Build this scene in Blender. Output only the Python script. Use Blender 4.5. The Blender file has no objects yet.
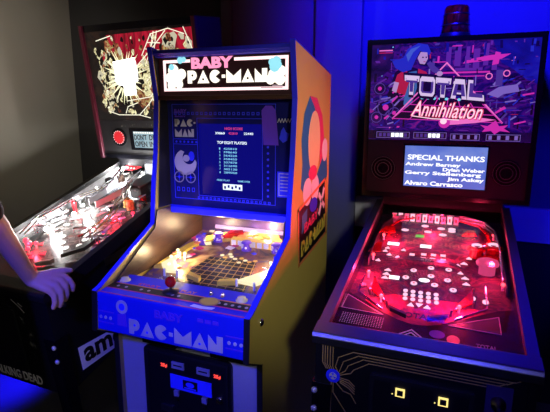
import bpy, math, random
from mathutils import Vector, Matrix
random.seed(7)
SC = bpy.context.scene
COL = SC.collection
PI = math.pi

# ------------------------------------------------------------------ materials
def lin(c):
    out = []
    for x in c:
        x /= 255.0
        out.append(x/12.92 if x <= .04045 else ((x+.055)/1.055)**2.4)
    return (out[0], out[1], out[2], 1.0)

MATS = {}
def mat(name, rgb=(128,128,128), rough=.5, metal=0.0, var=.12, scale=14.0, emit=None, power=1.0,
        spec=.5, coat=0.0, bump=0.0, stretch=None):
    """procedural principled material; noise breaks up colour and roughness a little"""
    m = bpy.data.materials.new(name); m.use_nodes = True
    nt = m.node_tree; b = nt.nodes['Principled BSDF']
    tc = nt.nodes.new('ShaderNodeTexCoord'); nz = nt.nodes.new('ShaderNodeTexNoise')
    nz.inputs['Scale'].default_value = scale; nz.inputs['Detail'].default_value = 5
    if stretch:
        mp = nt.nodes.new('ShaderNodeMapping'); mp.inputs['Scale'].default_value = stretch
        nt.links.new(tc.outputs['Object'], mp.inputs['Vector']); nt.links.new(mp.outputs['Vector'], nz.inputs['Vector'])
    else:
        nt.links.new(tc.outputs['Object'], nz.inputs['Vector'])
    c = lin(rgb)
    mx = nt.nodes.new('ShaderNodeMix'); mx.data_type = 'RGBA'
    mx.inputs[6].default_value = tuple(min(1, x*(1-var)) for x in c[:3])+(1,)
    mx.inputs[7].default_value = tuple(min(1, x*(1+var)) for x in c[:3])+(1,)
    nt.links.new(nz.outputs['Fac'], mx.inputs[0])
    nt.links.new(mx.outputs[2], b.inputs['Base Color'])
    b.inputs['Roughness'].default_value = rough; b.inputs['Metallic'].default_value = metal
    b.inputs['Specular IOR Level'].default_value = spec
    if coat: b.inputs['Coat Weight'].default_value = coat; b.inputs['Coat Roughness'].default_value = .08
    if emit is not None:
        b.inputs['Emission Color'].default_value = lin(emit); b.inputs['Emission Strength'].default_value = power
    if bump:
        bp = nt.nodes.new('ShaderNodeBump'); bp.inputs['Strength'].default_value = bump; bp.inputs['Distance'].default_value = .004
        nt.links.new(nz.outputs['Fac'], bp.inputs['Height']); nt.links.new(bp.outputs['Normal'], b.inputs['Normal'])
    MATS[name] = m
    return m

def glow(name, rgb, power=1.0):
    """a lit bulb, screen segment or backlit print"""
    return mat(name, (20,20,20), .4, 0, .05, 10, rgb, power)

def backlit(name, stops, scale=6.0, power=1.0, detail=6.0, distort=1.2, stretch=(1,1,1)):
    """backlit printed artwork: noise through a colour ramp"""
    m = bpy.data.materials.new(name); m.use_nodes = True
    nt = m.node_tree; b = nt.nodes['Principled BSDF']
    tc = nt.nodes.new('ShaderNodeTexCoord'); mp = nt.nodes.new('ShaderNodeMapping'); nz = nt.nodes.new('ShaderNodeTexNoise')
    mp.inputs['Scale'].default_value = stretch
    nz.inputs['Scale'].default_value = scale; nz.inputs['Detail'].default_value = detail; nz.inputs['Distortion'].default_value = distort
    rp = nt.nodes.new('ShaderNodeValToRGB')
    rp.color_ramp.elements[0].position = stops[0][0]; rp.color_ramp.elements[0].color = lin(stops[0][1])
    rp.color_ramp.elements[1].position = stops[-1][0]; rp.color_ramp.elements[1].color = lin(stops[-1][1])
    for p, c in stops[1:-1]:
        e = rp.color_ramp.elements.new(p); e.color = lin(c)
    nt.links.new(tc.outputs['Object'], mp.inputs['Vector']); nt.links.new(mp.outputs['Vector'], nz.inputs['Vector'])
    nt.links.new(nz.outputs['Fac'], rp.inputs['Fac'])
    b.inputs['Base Color'].default_value = (.01,.01,.01,1); b.inputs['Roughness'].default_value = .25
    nt.links.new(rp.outputs['Color'], b.inputs['Emission Color']); b.inputs['Emission Strength'].default_value = power
    MATS[name] = m
    return m

def printed(name, stops, scale=6.0, rough=.4, detail=6.0, distort=1.0, stretch=(1,1,1), metal=0.0):
    """non-glowing printed artwork / patterned surface"""
    m = backlit(name, stops, scale, 0.0, detail, distort, stretch)
    nt = m.node_tree; b = nt.nodes['Principled BSDF']
    rp = [n for n in nt.nodes if n.type == 'VALTORGB'][0]
    nt.links.new(rp.outputs['Color'], b.inputs['Base Color']); b.inputs['Roughness'].default_value = rough
    b.inputs['Metallic'].default_value = metal
    return m

def glassmat(name, tint=(255,255,255), gloss=.02, rough=.02):
    """window-type glass: lets light through, reflects more at grazing angles"""
    m = bpy.data.materials.new(name); m.use_nodes = True
    nt = m.node_tree; nt.nodes.clear()
    out = nt.nodes.new('ShaderNodeOutputMaterial'); mix = nt.nodes.new('ShaderNodeMixShader')
    tr = nt.nodes.new('ShaderNodeBsdfTransparent'); gl = nt.nodes.new('ShaderNodeBsdfGlossy')
    fr = nt.nodes.new('ShaderNodeLayerWeight'); fr.inputs['Blend'].default_value = .5
    pw = nt.nodes.new('ShaderNodeMath'); pw.operation = 'POWER'; pw.inputs[1].default_value = 4.5
    mu = nt.nodes.new('ShaderNodeMath'); mu.operation = 'MULTIPLY_ADD'; mu.inputs[1].default_value = .5; mu.inputs[2].default_value = gloss
    nz = nt.nodes.new('ShaderNodeTexNoise'); nz.inputs['Scale'].default_value = 9
    rr = nt.nodes.new('ShaderNodeMapRange'); rr.inputs['To Min'].default_value = rough; rr.inputs['To Max'].default_value = rough*2.2
    nt.links.new(nz.outputs['Fac'], rr.inputs['Value']); nt.links.new(rr.outputs['Result'], gl.inputs['Roughness'])
    tr.inputs['Color'].default_value = lin(tint)
    nt.links.new(fr.outputs['Facing'], pw.inputs[0]); nt.links.new(pw.outputs[0], mu.inputs[0]); nt.links.new(mu.outputs[0], mix.inputs['Fac'])
    nt.links.new(tr.outputs[0], mix.inputs[1]); nt.links.new(gl.outputs[0], mix.inputs[2])
    nt.links.new(mix.outputs[0], out.inputs['Surface'])
    MATS[name] = m
    return m

# ------------------------------------------------------------------ mesh building
class MB:
    def __init__(self): self.v = []; self.f = []; self.m = []; self.s = []
    def add(self, verts, faces, m, smooth=False):
        o = len(self.v); self.v += [tuple(p) for p in verts]
        for f in faces:
            self.f.append(tuple(i+o for i in f)); self.m.append(m); self.s.append(smooth)
        return self
    def box(self, x0,x1,y0,y1,z0,z1, m, fr=None):
        P = [(x,y,z) for z in (z0,z1) for y in (y0,y1) for x in (x0,x1)]
        if fr: P = [fr(*p) for p in P]
        return self.add(P, [(0,2,3,1),(4,5,7,6),(0,1,5,4),(2,6,7,3),(0,4,6,2),(1,3,7,5)], m)
    def prism(self, pts, fr, w0, w1, m, smooth=False):
        n = len(pts)
        a = sum(pts[i][0]*pts[(i+1)%n][1]-pts[(i+1)%n][0]*pts[i][1] for i in range(n))
        if a < 0: pts = pts[::-1]
        P = [fr(u,v,w0) for u,v in pts]+[fr(u,v,w1) for u,v in pts]
        F = [tuple(range(n-1,-1,-1)), tuple(range(n,2*n))]
        self.add(P, F, m)
        self.add(P, [(i,(i+1)%n,n+(i+1)%n,n+i) for i in range(n)], m, smooth)
        return self
    def disc(self, fr, cx, cy, rx, ry, w0, w1, m, n=20):
        return self.prism([(cx+rx*math.cos(2*PI*i/n), cy+ry*math.sin(2*PI*i/n)) for i in range(n)], fr, w0, w1, m, n > 10)
    def rect(self, fr, u0,v0,u1,v1, w0,w1, m):
        return self.prism([(u0,v0),(u1,v0),(u1,v1),(u0,v1)], fr, w0, w1, m)
    def frame(self, fr, u0,v0,u1,v1, t, w0,w1, m):
        self.rect(fr,u0,v0,u1,v0+t,w0,w1,m); self.rect(fr,u0,v1-t,u1,v1,w0,w1,m)
        self.rect(fr,u0,v0+t,u0+t,v1-t,w0,w1,m); self.rect(fr,u1-t,v0+t,u1,v1-t,w0,w1,m)
        return self
    def line(self, fr, pts, t, w0, w1, m):
        for (a,b),(c,d) in zip(pts, pts[1:]):
            L = math.hypot(c-a,d-b) or 1e-6; nx,ny = -(d-b)/L*t/2,(c-a)/L*t/2; ex,ey=(c-a)/L*t/2,(d-b)/L*t/2
            self.prism([(a+nx-ex,b+ny-ey),(a-nx-ex,b-ny-ey),(c-nx+ex,d-ny+ey),(c+nx+ex,d+ny+ey)], fr, w0, w1, m)
        return self
    def tube(self, pts, r, m, seg=10, caps=True):
        pts = [Vector(p) for p in pts]; n = len(pts); V = []
        rs = r if isinstance(r,(list,tuple)) else [r]*n
        prev = None
        for i,p in enumerate(pts):
            t = (pts[min(i+1,n-1)]-pts[max(i-1,0)]).normalized()
            if prev is None:
                a = Vector((0,0,1)) if abs(t.z) < .9 else Vector((1,0,0)); u = t.cross(a).normalized()
            else:
                u = (prev - t*prev.dot(t)).normalized()
            prev = u; w = t.cross(u)
            for k in range(seg):
                an = 2*PI*k/seg; V.append(p+(u*math.cos(an)+w*math.sin(an))*rs[i])
        F = [(i*seg+k, i*seg+(k+1)%seg, (i+1)*seg+(k+1)%seg, (i+1)*seg+k) for i in range(n-1) for k in range(seg)]
        self.add(V,F,m,True)
        if caps: self.add(V,[tuple(range(seg-1,-1,-1)), tuple(range((n-1)*seg, n*seg))], m)
        return self
    def lathe(self, prof, c, m, seg=24, axis='z', smooth=True):
        V=[]; c=Vector(c)
        for r,h in prof:
            for k in range(seg):
                a=2*PI*k/seg; x,y=r*math.cos(a),r*math.sin(a)
                V.append(c+(Vector((x,y,h)) if axis=='z' else Vector((x,-h,y)) if axis=='y' else Vector((h,x,y))))
        n=len(prof)
        F=[(i*seg+k,i*seg+(k+1)%seg,(i+1)*seg+(k+1)%seg,(i+1)*seg+k) for i in range(n-1) for k in range(seg)]
        self.add(V,F,m,smooth)
        self.add(V,[tuple(range(seg-1,-1,-1)),tuple(range((n-1)*seg,n*seg))],m)
        return self
    def ball(self, c, r, m, seg=16, rings=10, sc=(1,1,1)):
        V=[];c=Vector(c)
        for i in range(rings+1):
            t=PI*i/rings
            for k in range(seg):
                a=2*PI*k/seg; V.append((c.x+r*sc[0]*math.sin(t)*math.cos(a), c.y+r*sc[1]*math.sin(t)*math.sin(a), c.z+r*sc[2]*math.cos(t)))
        F=[(i*seg+k,(i+1)*seg+k,(i+1)*seg+(k+1)%seg,i*seg+(k+1)%seg) for i in range(rings) for k in range(seg)]
        return self.add(V,F,m,True)
    def text(self, s, fr, u0,v0,u1,v1, w0,w1, m, bold=0.0, shear=0.0, align=None):
        V,F,bb = text_mesh(s,bold,shear)
        sx=(u1-u0)/(bb[2]-bb[0]); sy=(v1-v0)/(bb[3]-bb[1])
        if align=='keep': sx=min(sx,sy*1.15)
        P=[]
        for x,y,z in V:
            P.append(fr(u0+(x-bb[0])*sx, v0+(y-bb[1])*sy, w0+(w1-w0)*z))
        return self.add(P,F,m)
    def pieces(self):
        """this mesh's far-apart pieces, each a mesh builder of its own"""
        n=len(self.v); par=list(range(n))
        def find(i):
            while par[i]!=i: par[i]=par[par[i]]; i=par[i]
            return i
        for f in self.f:
            a=find(f[0])
            for i in f[1:]: par[find(i)]=a
        isl={}
        for i in range(n): isl.setdefault(find(i),[]).append(i)
        keys=list(isl); bb=[]
        for k in keys:
            P=[self.v[i] for i in isl[k]]
            bb.append([min(p[j] for p in P) for j in range(3)]+[max(p[j] for p in P) for j in range(3)])
        m=len(keys); par2=list(range(m)); sz=[max(b[3+j]-b[j] for j in range(3)) for b in bb]
        def find2(i):
            while par2[i]!=i: par2[i]=par2[par2[i]]; i=par2[i]
            return i
        for a in range(m):
            A=bb[a]
            for b in range(a):
                if find2(a)==find2(b): continue
                B=bb[b]; g=0
                for j in range(3):
                    d=max(A[j]-B[3+j],B[j]-A[3+j],0); g+=d*d
                if g**.5<=max(.02,.5*max(sz[a],sz[b]))*.98: par2[find2(a)]=find2(b)
        cl={}
        for i,k in enumerate(keys): cl.setdefault(find2(i),set()).update(isl[k])
        if len(cl)<2: return [self]
        out=[]
        for vs in cl.values():
            q=MB(); mp={}
            for i in sorted(vs): mp[i]=len(q.v); q.v.append(self.v[i])
            for f,mm,ss in zip(self.f,self.m,self.s):
                if f[0] in mp: q.f.append(tuple(mp[i] for i in f)); q.m.append(mm); q.s.append(ss)
            out.append(q)
        return sorted(out,key=lambda q:-len(q.v))
    def build(self, name, parent=None, bevel=0.0, seg=2, split=True):
        if parent is not None and split:
            ps=self.pieces()
            if len(ps)>1: return [q.build(name,parent,bevel,seg,False) for q in ps][0]
        me = bpy.data.meshes.new(name); me.from_pydata(self.v, [], self.f)
        names=[]
        for x in self.m:
            if x not in names: names.append(x)
        for x in names: me.materials.append(MATS[x])
        idx={x:i for i,x in enumerate(names)}
        for p,x,s in zip(me.polygons,self.m,self.s):
            p.material_index=idx[x]; p.use_smooth=s
        me.validate(); me.update()
        o=bpy.data.objects.new(name,me); COL.objects.link(o)
        if parent is not None: o.parent=parent
        if bevel:
            b=o.modifiers.new('edge','BEVEL'); b.width=bevel; b.segments=seg; b.limit_method='ANGLE'; b.angle_limit=.6
        return o

_TX={}
def text_mesh(s,bold,shear):
    k=(s,bold,shear)
    if k in _TX: return _TX[k]
    c=bpy.data.curves.new('tmp','FONT'); c.body=s; c.size=1; c.extrude=.5; c.offset=bold; c.shear=shear; c.resolution_u=3
    o=bpy.data.objects.new('tmp',c); COL.objects.link(o)
    dg=bpy.context.evaluated_depsgraph_get(); dg.update()
    me=bpy.data.meshes.new_from_object(o.evaluated_get(dg))
    V=[(v.co.x,v.co.y,v.co.z+.5) for v in me.vertices]; F=[tuple(p.vertices) for p in me.polygons]
    bpy.data.objects.remove(o); bpy.data.meshes.remove(me); bpy.data.curves.remove(c)
    xs=[v[0] for v in V]; ys=[v[1] for v in V]
    _TX[k]=(V,F,(min(xs),min(ys),max(xs),max(ys)))
    return _TX[k]

def empty(name, loc, rz=0, rx=0, **props):
    o=bpy.data.objects.new(name,None); COL.objects.link(o); o.empty_display_size=.1
    o.location=loc; o.rotation_euler=(rx,0,rz)
    for k,v in props.items(): o[k]=v
    return o
def tag(o, **props):
    for k,v in props.items(): o[k]=v
    return o

# frames:  face of a machine that looks at the player (u = X, v = Z, w towards the player)
def front(y): return lambda u,v,w: (u, y-w, v)
def rside(x): return lambda u,v,w: (x+w, u, v)          # right side face (u = Y, v = Z)
def sheet(z0, k): return lambda u,v,w: (u, v, z0+k*v+w)  # sloping playfield sheet (u = X, v = Y)
ID = lambda u,v,w: (u,v,w)

# ------------------------------------------------------------------ palette
mat('wall_paint',(96,96,112),.75,var=.06,scale=5,bump=.05)
mat('left_wall_paint',(120,116,106),.8,var=.08,scale=4,bump=.05)
mat('black_paint',(26,24,26),.7,var=.2,scale=6)
mat('trim_paint',(70,70,80),.5)
mat('dado_paint',(205,205,212),.45,var=.05)
mat('carpet',(78,78,84),.95,var=.35,scale=220,bump=.4)
mat('ceiling_tile',(60,60,64),.9,var=.1,scale=30)
mat('black_lam',(14,14,16),.38,var=.25,scale=30)
mat('black_gloss',(8,8,12),.12,var=.2)
mat('black_plastic',(20,20,22),.45); mat('apron_black',(8,8,11),.6,spec=.08); mat('panel_black',(9,9,13),.55,spec=.12); mat('bezel_blue_reflect',(24,26,92),.12)  # the bezel is black; its blue reflection is put into the colour
mat('chrome',(205,205,210),.18,1.0,.05)
mat('dark_chrome',(120,120,126),.3,1.0,.08)
mat('brushed',(150,150,156),.34,1.0,.12,60,stretch=(1,14,1))
mat('yellow_side',(212,190,84),.42,var=.06,scale=8)
mat('bolt_steel',(205,205,210),.3,.35); mat('slot_grey',(150,150,165),.35,.2); mat('blue_molding',(44,48,225),.35,var=.05)
mat('blue_panel',(20,34,190),.4,var=.06,scale=10)
mat('white_lam',(150,150,156),.5,var=.04)
printed('brown_wood',[(.3,(38,24,16)),(.5,(64,42,28)),(.7,(48,32,22))],5,.38,6,2.2,(1,1,9))
mat('print_grey',(186,184,176),.5,var=.05)
mat('print_white',(235,233,228),.5,var=.03); mat('side_cream',(246,226,150),.45)
mat('print_blue',(38,48,230),.5,var=.04)
mat('print_teal',(40,120,170),.45,var=.05)
mat('print_pink',(226,64,110),.45,var=.05)
mat('print_orange',(232,140,74),.45,var=.05)
mat('print_yellow',(240,210,70),.45,var=.05)
mat('print_purple',(92,50,190),.45,var=.06)
mat('print_black',(10,10,14),.45); mat('shelf_dark',(52,34,84),.45)
mat('print_gold',(205,170,92),.4,.4,.05)
mat('red_plastic',(170,14,22),.15,var=.05,coat=.5)
mat('yellow_plastic',(230,226,150),.2,var=.04,coat=.5)
mat('white_rubber',(225,222,215),.5); mat('clear_plastic',(190,190,196),.12,0,.08,coat=.6)
mat('skin',(206,160,138),.5,var=.07,scale=30,spec=.3)
mat('lips',(170,96,92),.5); mat('eye_white',(230,228,222),.25); mat('iris',(50,40,32),.2)
mat('hair',(44,32,24),.6,var=.3,scale=90)
mat('black_cloth',(16,16,18),.9,var=.25,scale=120,bump=.2)
mat('denim',(40,46,66),.9,var=.2,scale=140,bump=.2)
mat('shoe_leather',(24,22,22),.55)
mat('red_trim',(64,10,28),.4,var=.08)
glassmat('clear_glass',(246,247,248),.007,.015)
glassmat('bezel_glass',(150,150,165),.06,.02)

# ------------------------------------------------------------------ the room
def struct(name, mb, **k):
    o=mb.build(name); o['kind']='structure'
    for a,b in k.items(): o[a]=b
    return o
WY=2.62
struct('floor', MB().box(-2.75,2.6,-1.6,WY+.1,-.1,0,'carpet'))
struct('ceiling', MB().box(-2.75,2.6,-1.6,WY+.1,2.8,2.9,'ceiling_tile'))
struct('wall_back', MB().box(-1.40,2.6,WY,WY+.1,0,2.8,'wall_paint').box(-.8035,-.551,2.57,WY,0,2.8,'wall_paint'))
struct('wall_alcove', MB().box(-2.6,-1.40,WY,WY+.1,0,2.8,'black_paint'))
struct('wall_left', MB().box(-2.7,-2.6,-1.6,WY+.1,0,2.8,'left_wall_paint'))
struct('trim_1', MB().box(-1.40,-1.335,WY-.03,WY,0,2.8,'trim_paint'))
struct('trim_2', MB().box(-.55,2.6,WY-.035,WY,.880,1.052,'dado_paint'))
struct('baseboard_back', MB().box(-1.335,-.805,WY-.015,WY,0,.1,'black_paint').box(-.55,2.6,WY-.02,WY,0,.88,'black_paint'))

# ------------------------------------------------------------------ shared game lettering
def arc(cx,cy,r,a0,a1,n=18):
    return [(cx+r*math.cos(a0+(a1-a0)*i/n), cy+r*math.sin(a0+(a1-a0)*i/n)) for i in range(n+1)]
def chunky(mb, word, fr, u0,v0,u1,v1,w0,w1,m,hole=None):
    """the fat wedge-cut title letters"""
    G={'P':(.88,[[(0,0),(0,1),(.4,1),(.4,0)], arc(.48,.62,.38,0,2*PI,20)],(.48,.62)),
       'A':(1.1,[[(0,0),(1.1,0),(.55,1)]],(.55,.3)),
       'C':(1.0,[[(.52,.5)]+arc(.5,.5,.5,.6,2*PI-.6,22)],None),
       '-':(.4,[[(.05,.38),(.05,.62),(.35,.62),(.35,.38)]],None),
       'M':(1.3,[[(0,0),(0,1),(.65,.5),(1.3,1),(1.3,0)]],None),
       'N':(1.05,[[(0,0),(0,1),(.62,.42),(.62,1),(1.05,1),(1.05,0)]],None)}
    gap=.07; tot=sum(G[c][0]+gap for c in word)-gap; x=0; s=(u1-u0)/tot; t=v1-v0
    for c in word:
        w,polys,h=G[c]
        for p in polys: mb.prism([(u0+(x+a)*s, v0+b*t) for a,b in p], fr,w0,w1,m)
        if h and hole: mb.disc(fr,u0+(x+h[0])*s,v0+h[1]*t,.09*t,.09*t,w1,w1+(w1-w0)*.6,hole,10)
        x+=w+gap

# ------------------------------------------------------------------ middle: arcade cabinet with a small playfield
glow('marquee_black',(38,12,14),.55); glow('marquee_glow',(255,214,216),1.6); glow('marquee_pink',(255,150,190),1.25)
glow('marquee_white',(255,244,226),1.5); glow('marquee_cyan',(150,226,240),1.1); glow('marquee_small',(200,170,180),.8)
mat('tube_glass',(6,7,22),.08,var=.1,emit=(12,10,128),power=.8)
glow('phosphor_white',(225,238,255),1.3); glow('phosphor_cyan',(130,205,245),1.05); glow('phosphor_pink',(245,70,140),.8)
glow('coin_red',(255,70,60),1.5); glow('strip_pink',(255,190,240),1.5); glow('bulb_warm',(255,225,170),3.0)
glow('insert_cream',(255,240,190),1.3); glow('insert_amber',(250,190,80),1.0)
mat('coin_blue',(60,66,235),.4)
PMX,PMY=-.865,1.185
P=empty('arcade_cabinet',(PMX,PMY,0),label='blue and yellow arcade cabinet with pink lit marquee, screen and small playfield',category='arcade cabinet')
SIDE=[(.09,0),(.09,.709),(-.012,.768),(-.002,.907),(.02,.913),(.344,1.076),(.361,1.214),(.388,1.371),(.408,1.571),(.378,1.765),(.844,1.683),(.84,0)]
def ribbon(mb, pts, x0, x1, t, m):
    for (a,b),(c,d) in zip(pts,pts[1:]):
        L=math.hypot(c-a,d-b); n=(-(d-b)/L*t,(c-a)/L*t); e=((c-a)/L*t*.5,(d-b)/L*t*.5)
        mb.prism([(a-e[0],b-e[1]),(c+e[0],d+e[1]),(c+n[0]+e[0],d+n[1]+e[1]),(a+n[0]-e[0],b+n[1]-e[1])],lambda u,v,w:(w,u,v),x0,x1,m)
for sgn in (-1,1):
    x0,x1=(.287,.305) if sgn>0 else (-.305,-.287)
    sp=MB().prism(SIDE,lambda u,v,w:(w,u,v),x0,x1,'yellow_side').build('side_panel',P)
    mb=MB(); ribbon(mb,SIDE[:4],x0-.0005,x1+.0005,.005,'black_plastic'); ribbon(mb,SIDE[3:11],x0-.0005,x1+.0005,.005,'blue_molding'); mb.build('edge_molding',sp,split=False)  # one blue molding; shade on its lower run is painted as black
    xi=.287*sgn
    MB().prism([(.372,1.135),(.397,1.37),(.416,1.571),(.388,1.74),(.47,1.735),(.47,1.135)],lambda u,v,w:(w,u,v),min(xi,xi-sgn*.004),max(xi,xi-sgn*.004),'black_plastic').build('upper_liner',sp)
    # wooden liner inside, beside the playfield
    xi=.284*sgn
    prof=[(.06,.90),(.335,1.06),(.355,1.13),(.70,1.13),(.70,.90)]
    MB().prism(prof,lambda u,v,w:(w,u,v),min(xi,xi-sgn*.006),max(xi,xi-sgn*.006)+1e-4,'brown_wood').build('inner_liner',sp)
    if sgn>0:
        fr=rside(.3055); a=MB()
        # plain swooshes and rounds in the colours of the side print
        a.prism([(.455,1.24),(.47,1.33),(.455,1.42),(.485,1.52),(.55,1.585),(.63,1.565),(.60,1.50),(.575,1.42),(.58,1.33),(.55,1.27),(.50,1.21)],fr,0,.0008,'print_teal')
        a.prism([(.55,1.585),(.64,1.58),(.72,1.51),(.755,1.41),(.75,1.31),(.70,1.25),(.69,1.40),(.66,1.50),(.60,1.55)],fr,.0002,.001,'print_pink')
        a.prism([(.66,1.27),(.74,1.34),(.80,1.33),(.815,1.25),(.76,1.20),(.69,1.21)],fr,.0004,.0012,'print_teal')
        a.disc(fr,.615,1.405,.078,.125,.0006,.0014,'side_cream',28)
        a.disc(fr,.535,1.215,.055,.055,.0008,.0016,'print_white',24); a.disc(fr,.635,1.215,.052,.058,.0008,.0016,'print_white',24)
        a.disc(fr,.60,1.285,.055,.03,.001,.0018,'print_pink',20); a.disc(fr,.765,1.365,.04,.05,.001,.0018,'print_white',16)
        a.build('side_print',sp)
        s=MB()
        s.prism([(.425,1.16),(.78,1.235),(.815,.985),(.44,.94)],fr,0,.0015,'print_black')
        s.line(fr,[(.425,1.16),(.78,1.235),(.815,.985),(.44,.94),(.425,1.16)],.012,.0015,.0022,'print_orange')
        def sk(u,v,w): return fr(u, v+ (u-.44)*.16, w)
        chunky(s,'PAC-MAN',sk,.468,.962,.79,1.022,.0015,.003,'print_yellow','print_black')
        s.text('BABY',sk,.50,1.045,.68,1.085,.0015,.003,'print_pink',.02)
        s.prism([(.47,1.06),(.47,1.13),(.53,1.15),(.53,1.10)],fr,.0015,.0026,'print_teal')
        s.line(fr,[(.70,1.10),(.76,1.19)],.022,.0015,.003,'print_white'); s.line(fr,[(.695,1.175),(.765,1.12)],.022,.0015,.003,'print_white')
        s.disc(fr,.615,1.15,.05,.03,.0015,.0028,'print_blue',18)
        s.build('side_sign',sp)
        b=MB(); b.lathe([(.006,-.001),(.013,0),(.013,.003),(.007,.007),(.002,.008)],(.305,.082,.862),'chrome',16,'x'); b.build('bolt',sp)
x=.287
MB().prism([(.385,1.757),(.83,1.679),(.83,1.665),(.385,1.743)],lambda u,v,w:(w,u,v),-x,x,'black_lam').build('top_panel',P)
MB().box(-x,x,.815,.83,.05,1.675,'black_lam').build('back_panel',P)
MB().prism([(.383,1.745),(.384,1.758),(.41,1.752),(.43,1.73),(.392,1.733)],lambda u,v,w:(w,u,v),-x,x,'blue_molding').build('header_rail',P)
# marquee
fr=front(.417)
mq=MB().rect(fr,-x,1.586,x,1.738,-.01,0,'marquee_black').build('marquee',P)
g=MB(); g.frame(fr,-.262,1.604,.266,1.722,.011,0,.002,'marquee_glow'); g.rect(fr,-.137,1.705,.052,1.726,.002,.0026,'marquee_black'); g.build('marquee_border',mq)
t=MB(); t.text('BABY',fr,-.132,1.686,.048,1.728,.003,.0045,'marquee_pink',.05)
chunky(t,'PAC-MAN',fr,-.150,1.632,.185,1.680,.002,.004,'marquee_white','marquee_black'); t.build('marquee_lettering',mq)
d=MB()
for (u,v,r) in [(-.215,1.682,.024),(-.232,1.655,.02),(-.20,1.65,.026),(-.19,1.63,.017),(-.225,1.627,.019),(-.178,1.668,.02),(.215,1.655,.026),(.238,1.668,.02),(.198,1.64,.018),(.235,1.64,.02)]:
    d.disc(fr,u,v,r,r,.002,.0034,'marquee_white',16)
for (u,v,r) in [(.215,1.685,.02),(.222,1.703,.017),(.205,1.70,.014),(-.222,1.695,.012),(-.165,1.722,.01),(-.182,1.72,.013),(.228,1.69,.014)]:
    d.disc(fr,u,v,r,r,.0036,.005,'marquee_cyan',16)
d.rect(fr,.205,1.617,.245,1.621,.002,.003,'marquee_small'); d.rect(fr,.16,1.610,.245,1.6135,.0022,.003,'marquee_small')
d.build('marquee_print',mq)
MB().box(-x,x,.405,.425,1.570,1.587,'brown_wood').build('marquee_retainer',P,.002)
# bezel, screen and prints
bz=MB(); fr=front(.462)

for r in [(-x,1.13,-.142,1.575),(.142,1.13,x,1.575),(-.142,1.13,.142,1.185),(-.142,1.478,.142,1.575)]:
    bz.rect(fr,*r,-.006,0,'bezel_blue_reflect')
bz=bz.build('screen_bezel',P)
pr=MB()
pr.frame(fr,-.262,1.165,.20,1.555,.0025,.0004,.001,'print_blue'); pr.frame(fr,-.145,1.182,.146,1.50,.0025,.0004,.001,'print_blue')
for i in range(22): pr.frame(fr,-.252+i*.0207,1.512,-.252+i*.0207+.012,1.524,.003,.0004,.001,'print_blue')
for i in range(18): pr.frame(fr,-.15+i*.0187,1.168,-.15+i*.0187+.011,1.178,.0028,.0004,.001,'print_blue')
for i in range(12): pr.disc(fr,.168,1.20+i*.024,.005,.005,.0004,.001,'print_blue',10)
for i in range(6): pr.disc(fr,-.245+i*.019,1.403,.005,.005,.0004,.001,'print_blue',10)
pr.rect(fr,-.262,1.392,-.145,1.394,.0004,.001,'print_blue'); pr.rect(fr,-.262,1.413,-.145,1.415,.0004,.001,'print_blue')
for i in range(4):
    pr.frame(fr,-.25+i*.024,1.195,-.236+i*.024,1.213,.003,.0004,.001,'print_blue')
pr.build('bezel_border',bz)
t=MB(); chunky(t,'PAC-',fr,-.250,1.465,-.150,1.495,.0004,.0012,'print_grey'); chunky(t,'MAN',fr,-.250,1.423,-.160,1.455,.0004,.0012,'print_grey')
t.text('BABY',fr,-.248,1.503,-.195,1.509,.0004,.0012,'print_purple',.03); t.text('BABY',fr,-.25,1.518,-.19,1.535,.0011,.0014,'print_purple',.03); t.build('bezel_lettering',bz)
c=MB(); c.prism(arc(-.205,1.318,.053,PI*.62,PI*2.02,26)+arc(-.188,1.340,.03,PI*1.9,PI*.75,12),fr,.0004,.0012,'print_grey')
c.disc(fr,-.175,1.345,.014,.02,.0006,.0014,'print_blue',14); c.disc(fr,-.20,1.335,.016,.014,.0012,.0018,'print_grey',14)
for u in (-.238,-.182):
    pr2=arc(u,1.256,.022,0,2*PI,18); c.line(fr,pr2,.004,.0004,.0012,'print_grey'); c.disc(fr,u,1.256,.006,.006,.0004,.0012,'print_blue',10)
    c.line(fr,[(u-.02,1.256),(u+.02,1.256)],.002,.0004,.001,'print_blue'); c.line(fr,[(u,1.236),(u,1.276)],.002,.0004,.001,'print_blue')
c.build('bezel_pram',bz)
c=MB(); c.prism([(.150,1.40),(.142,1.53),(.158,1.548),(.185,1.548),(.20,1.53),(.212,1.40)],fr,.0012,.002,'print_purple')
c.prism([(.215,1.425),(.222,1.455),(.232,1.47),(.242,1.45),(.255,1.445),(.248,1.42),(.23,1.41)],fr,.0012,.002,'print_blue')
c.rect(fr,.207,1.20,.268,1.30,.0004,.0012,'print_blue'); c.frame(fr,.213,1.206,.262,1.294,.003,.0012,.0018,'print_grey')
for i in range(5): c.rect(fr,.220,1.225+i*.013,.255,1.229+i*.013,.0012,.0018,'print_grey')
c.line(fr,[(.208+i*.006,1.492+(.008 if i%2 else -.006)) for i in range(10)],.0025,.0012,.0018,'print_grey')
c.build('bezel_print',bz)
scn=MB().rect(front(.475),-.16,1.17,.16,1.49,-.02,0,'tube_glass').build('game_screen',P)
t=MB(); f2=front(.4745)
t.text('HIGH SCORE',f2,-.025,1.454,.055,1.464,0,.0006,'phosphor_pink',.01)
t.text('39860',f2,-.068,1.436,-.025,1.445,0,.0006,'phosphor_white',.01); t.text('425810',f2,-.008,1.436,.032,1.445,0,.0006,'phosphor_pink',.01); t.text('22440',f2,.06,1.436,.10,1.445,0,.0006,'phosphor_white',.01)
t.text('TOP EIGHT PLAYERS',f2,-.06,1.398,.072,1.409,0,.0006,'phosphor_white',.012)
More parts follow.
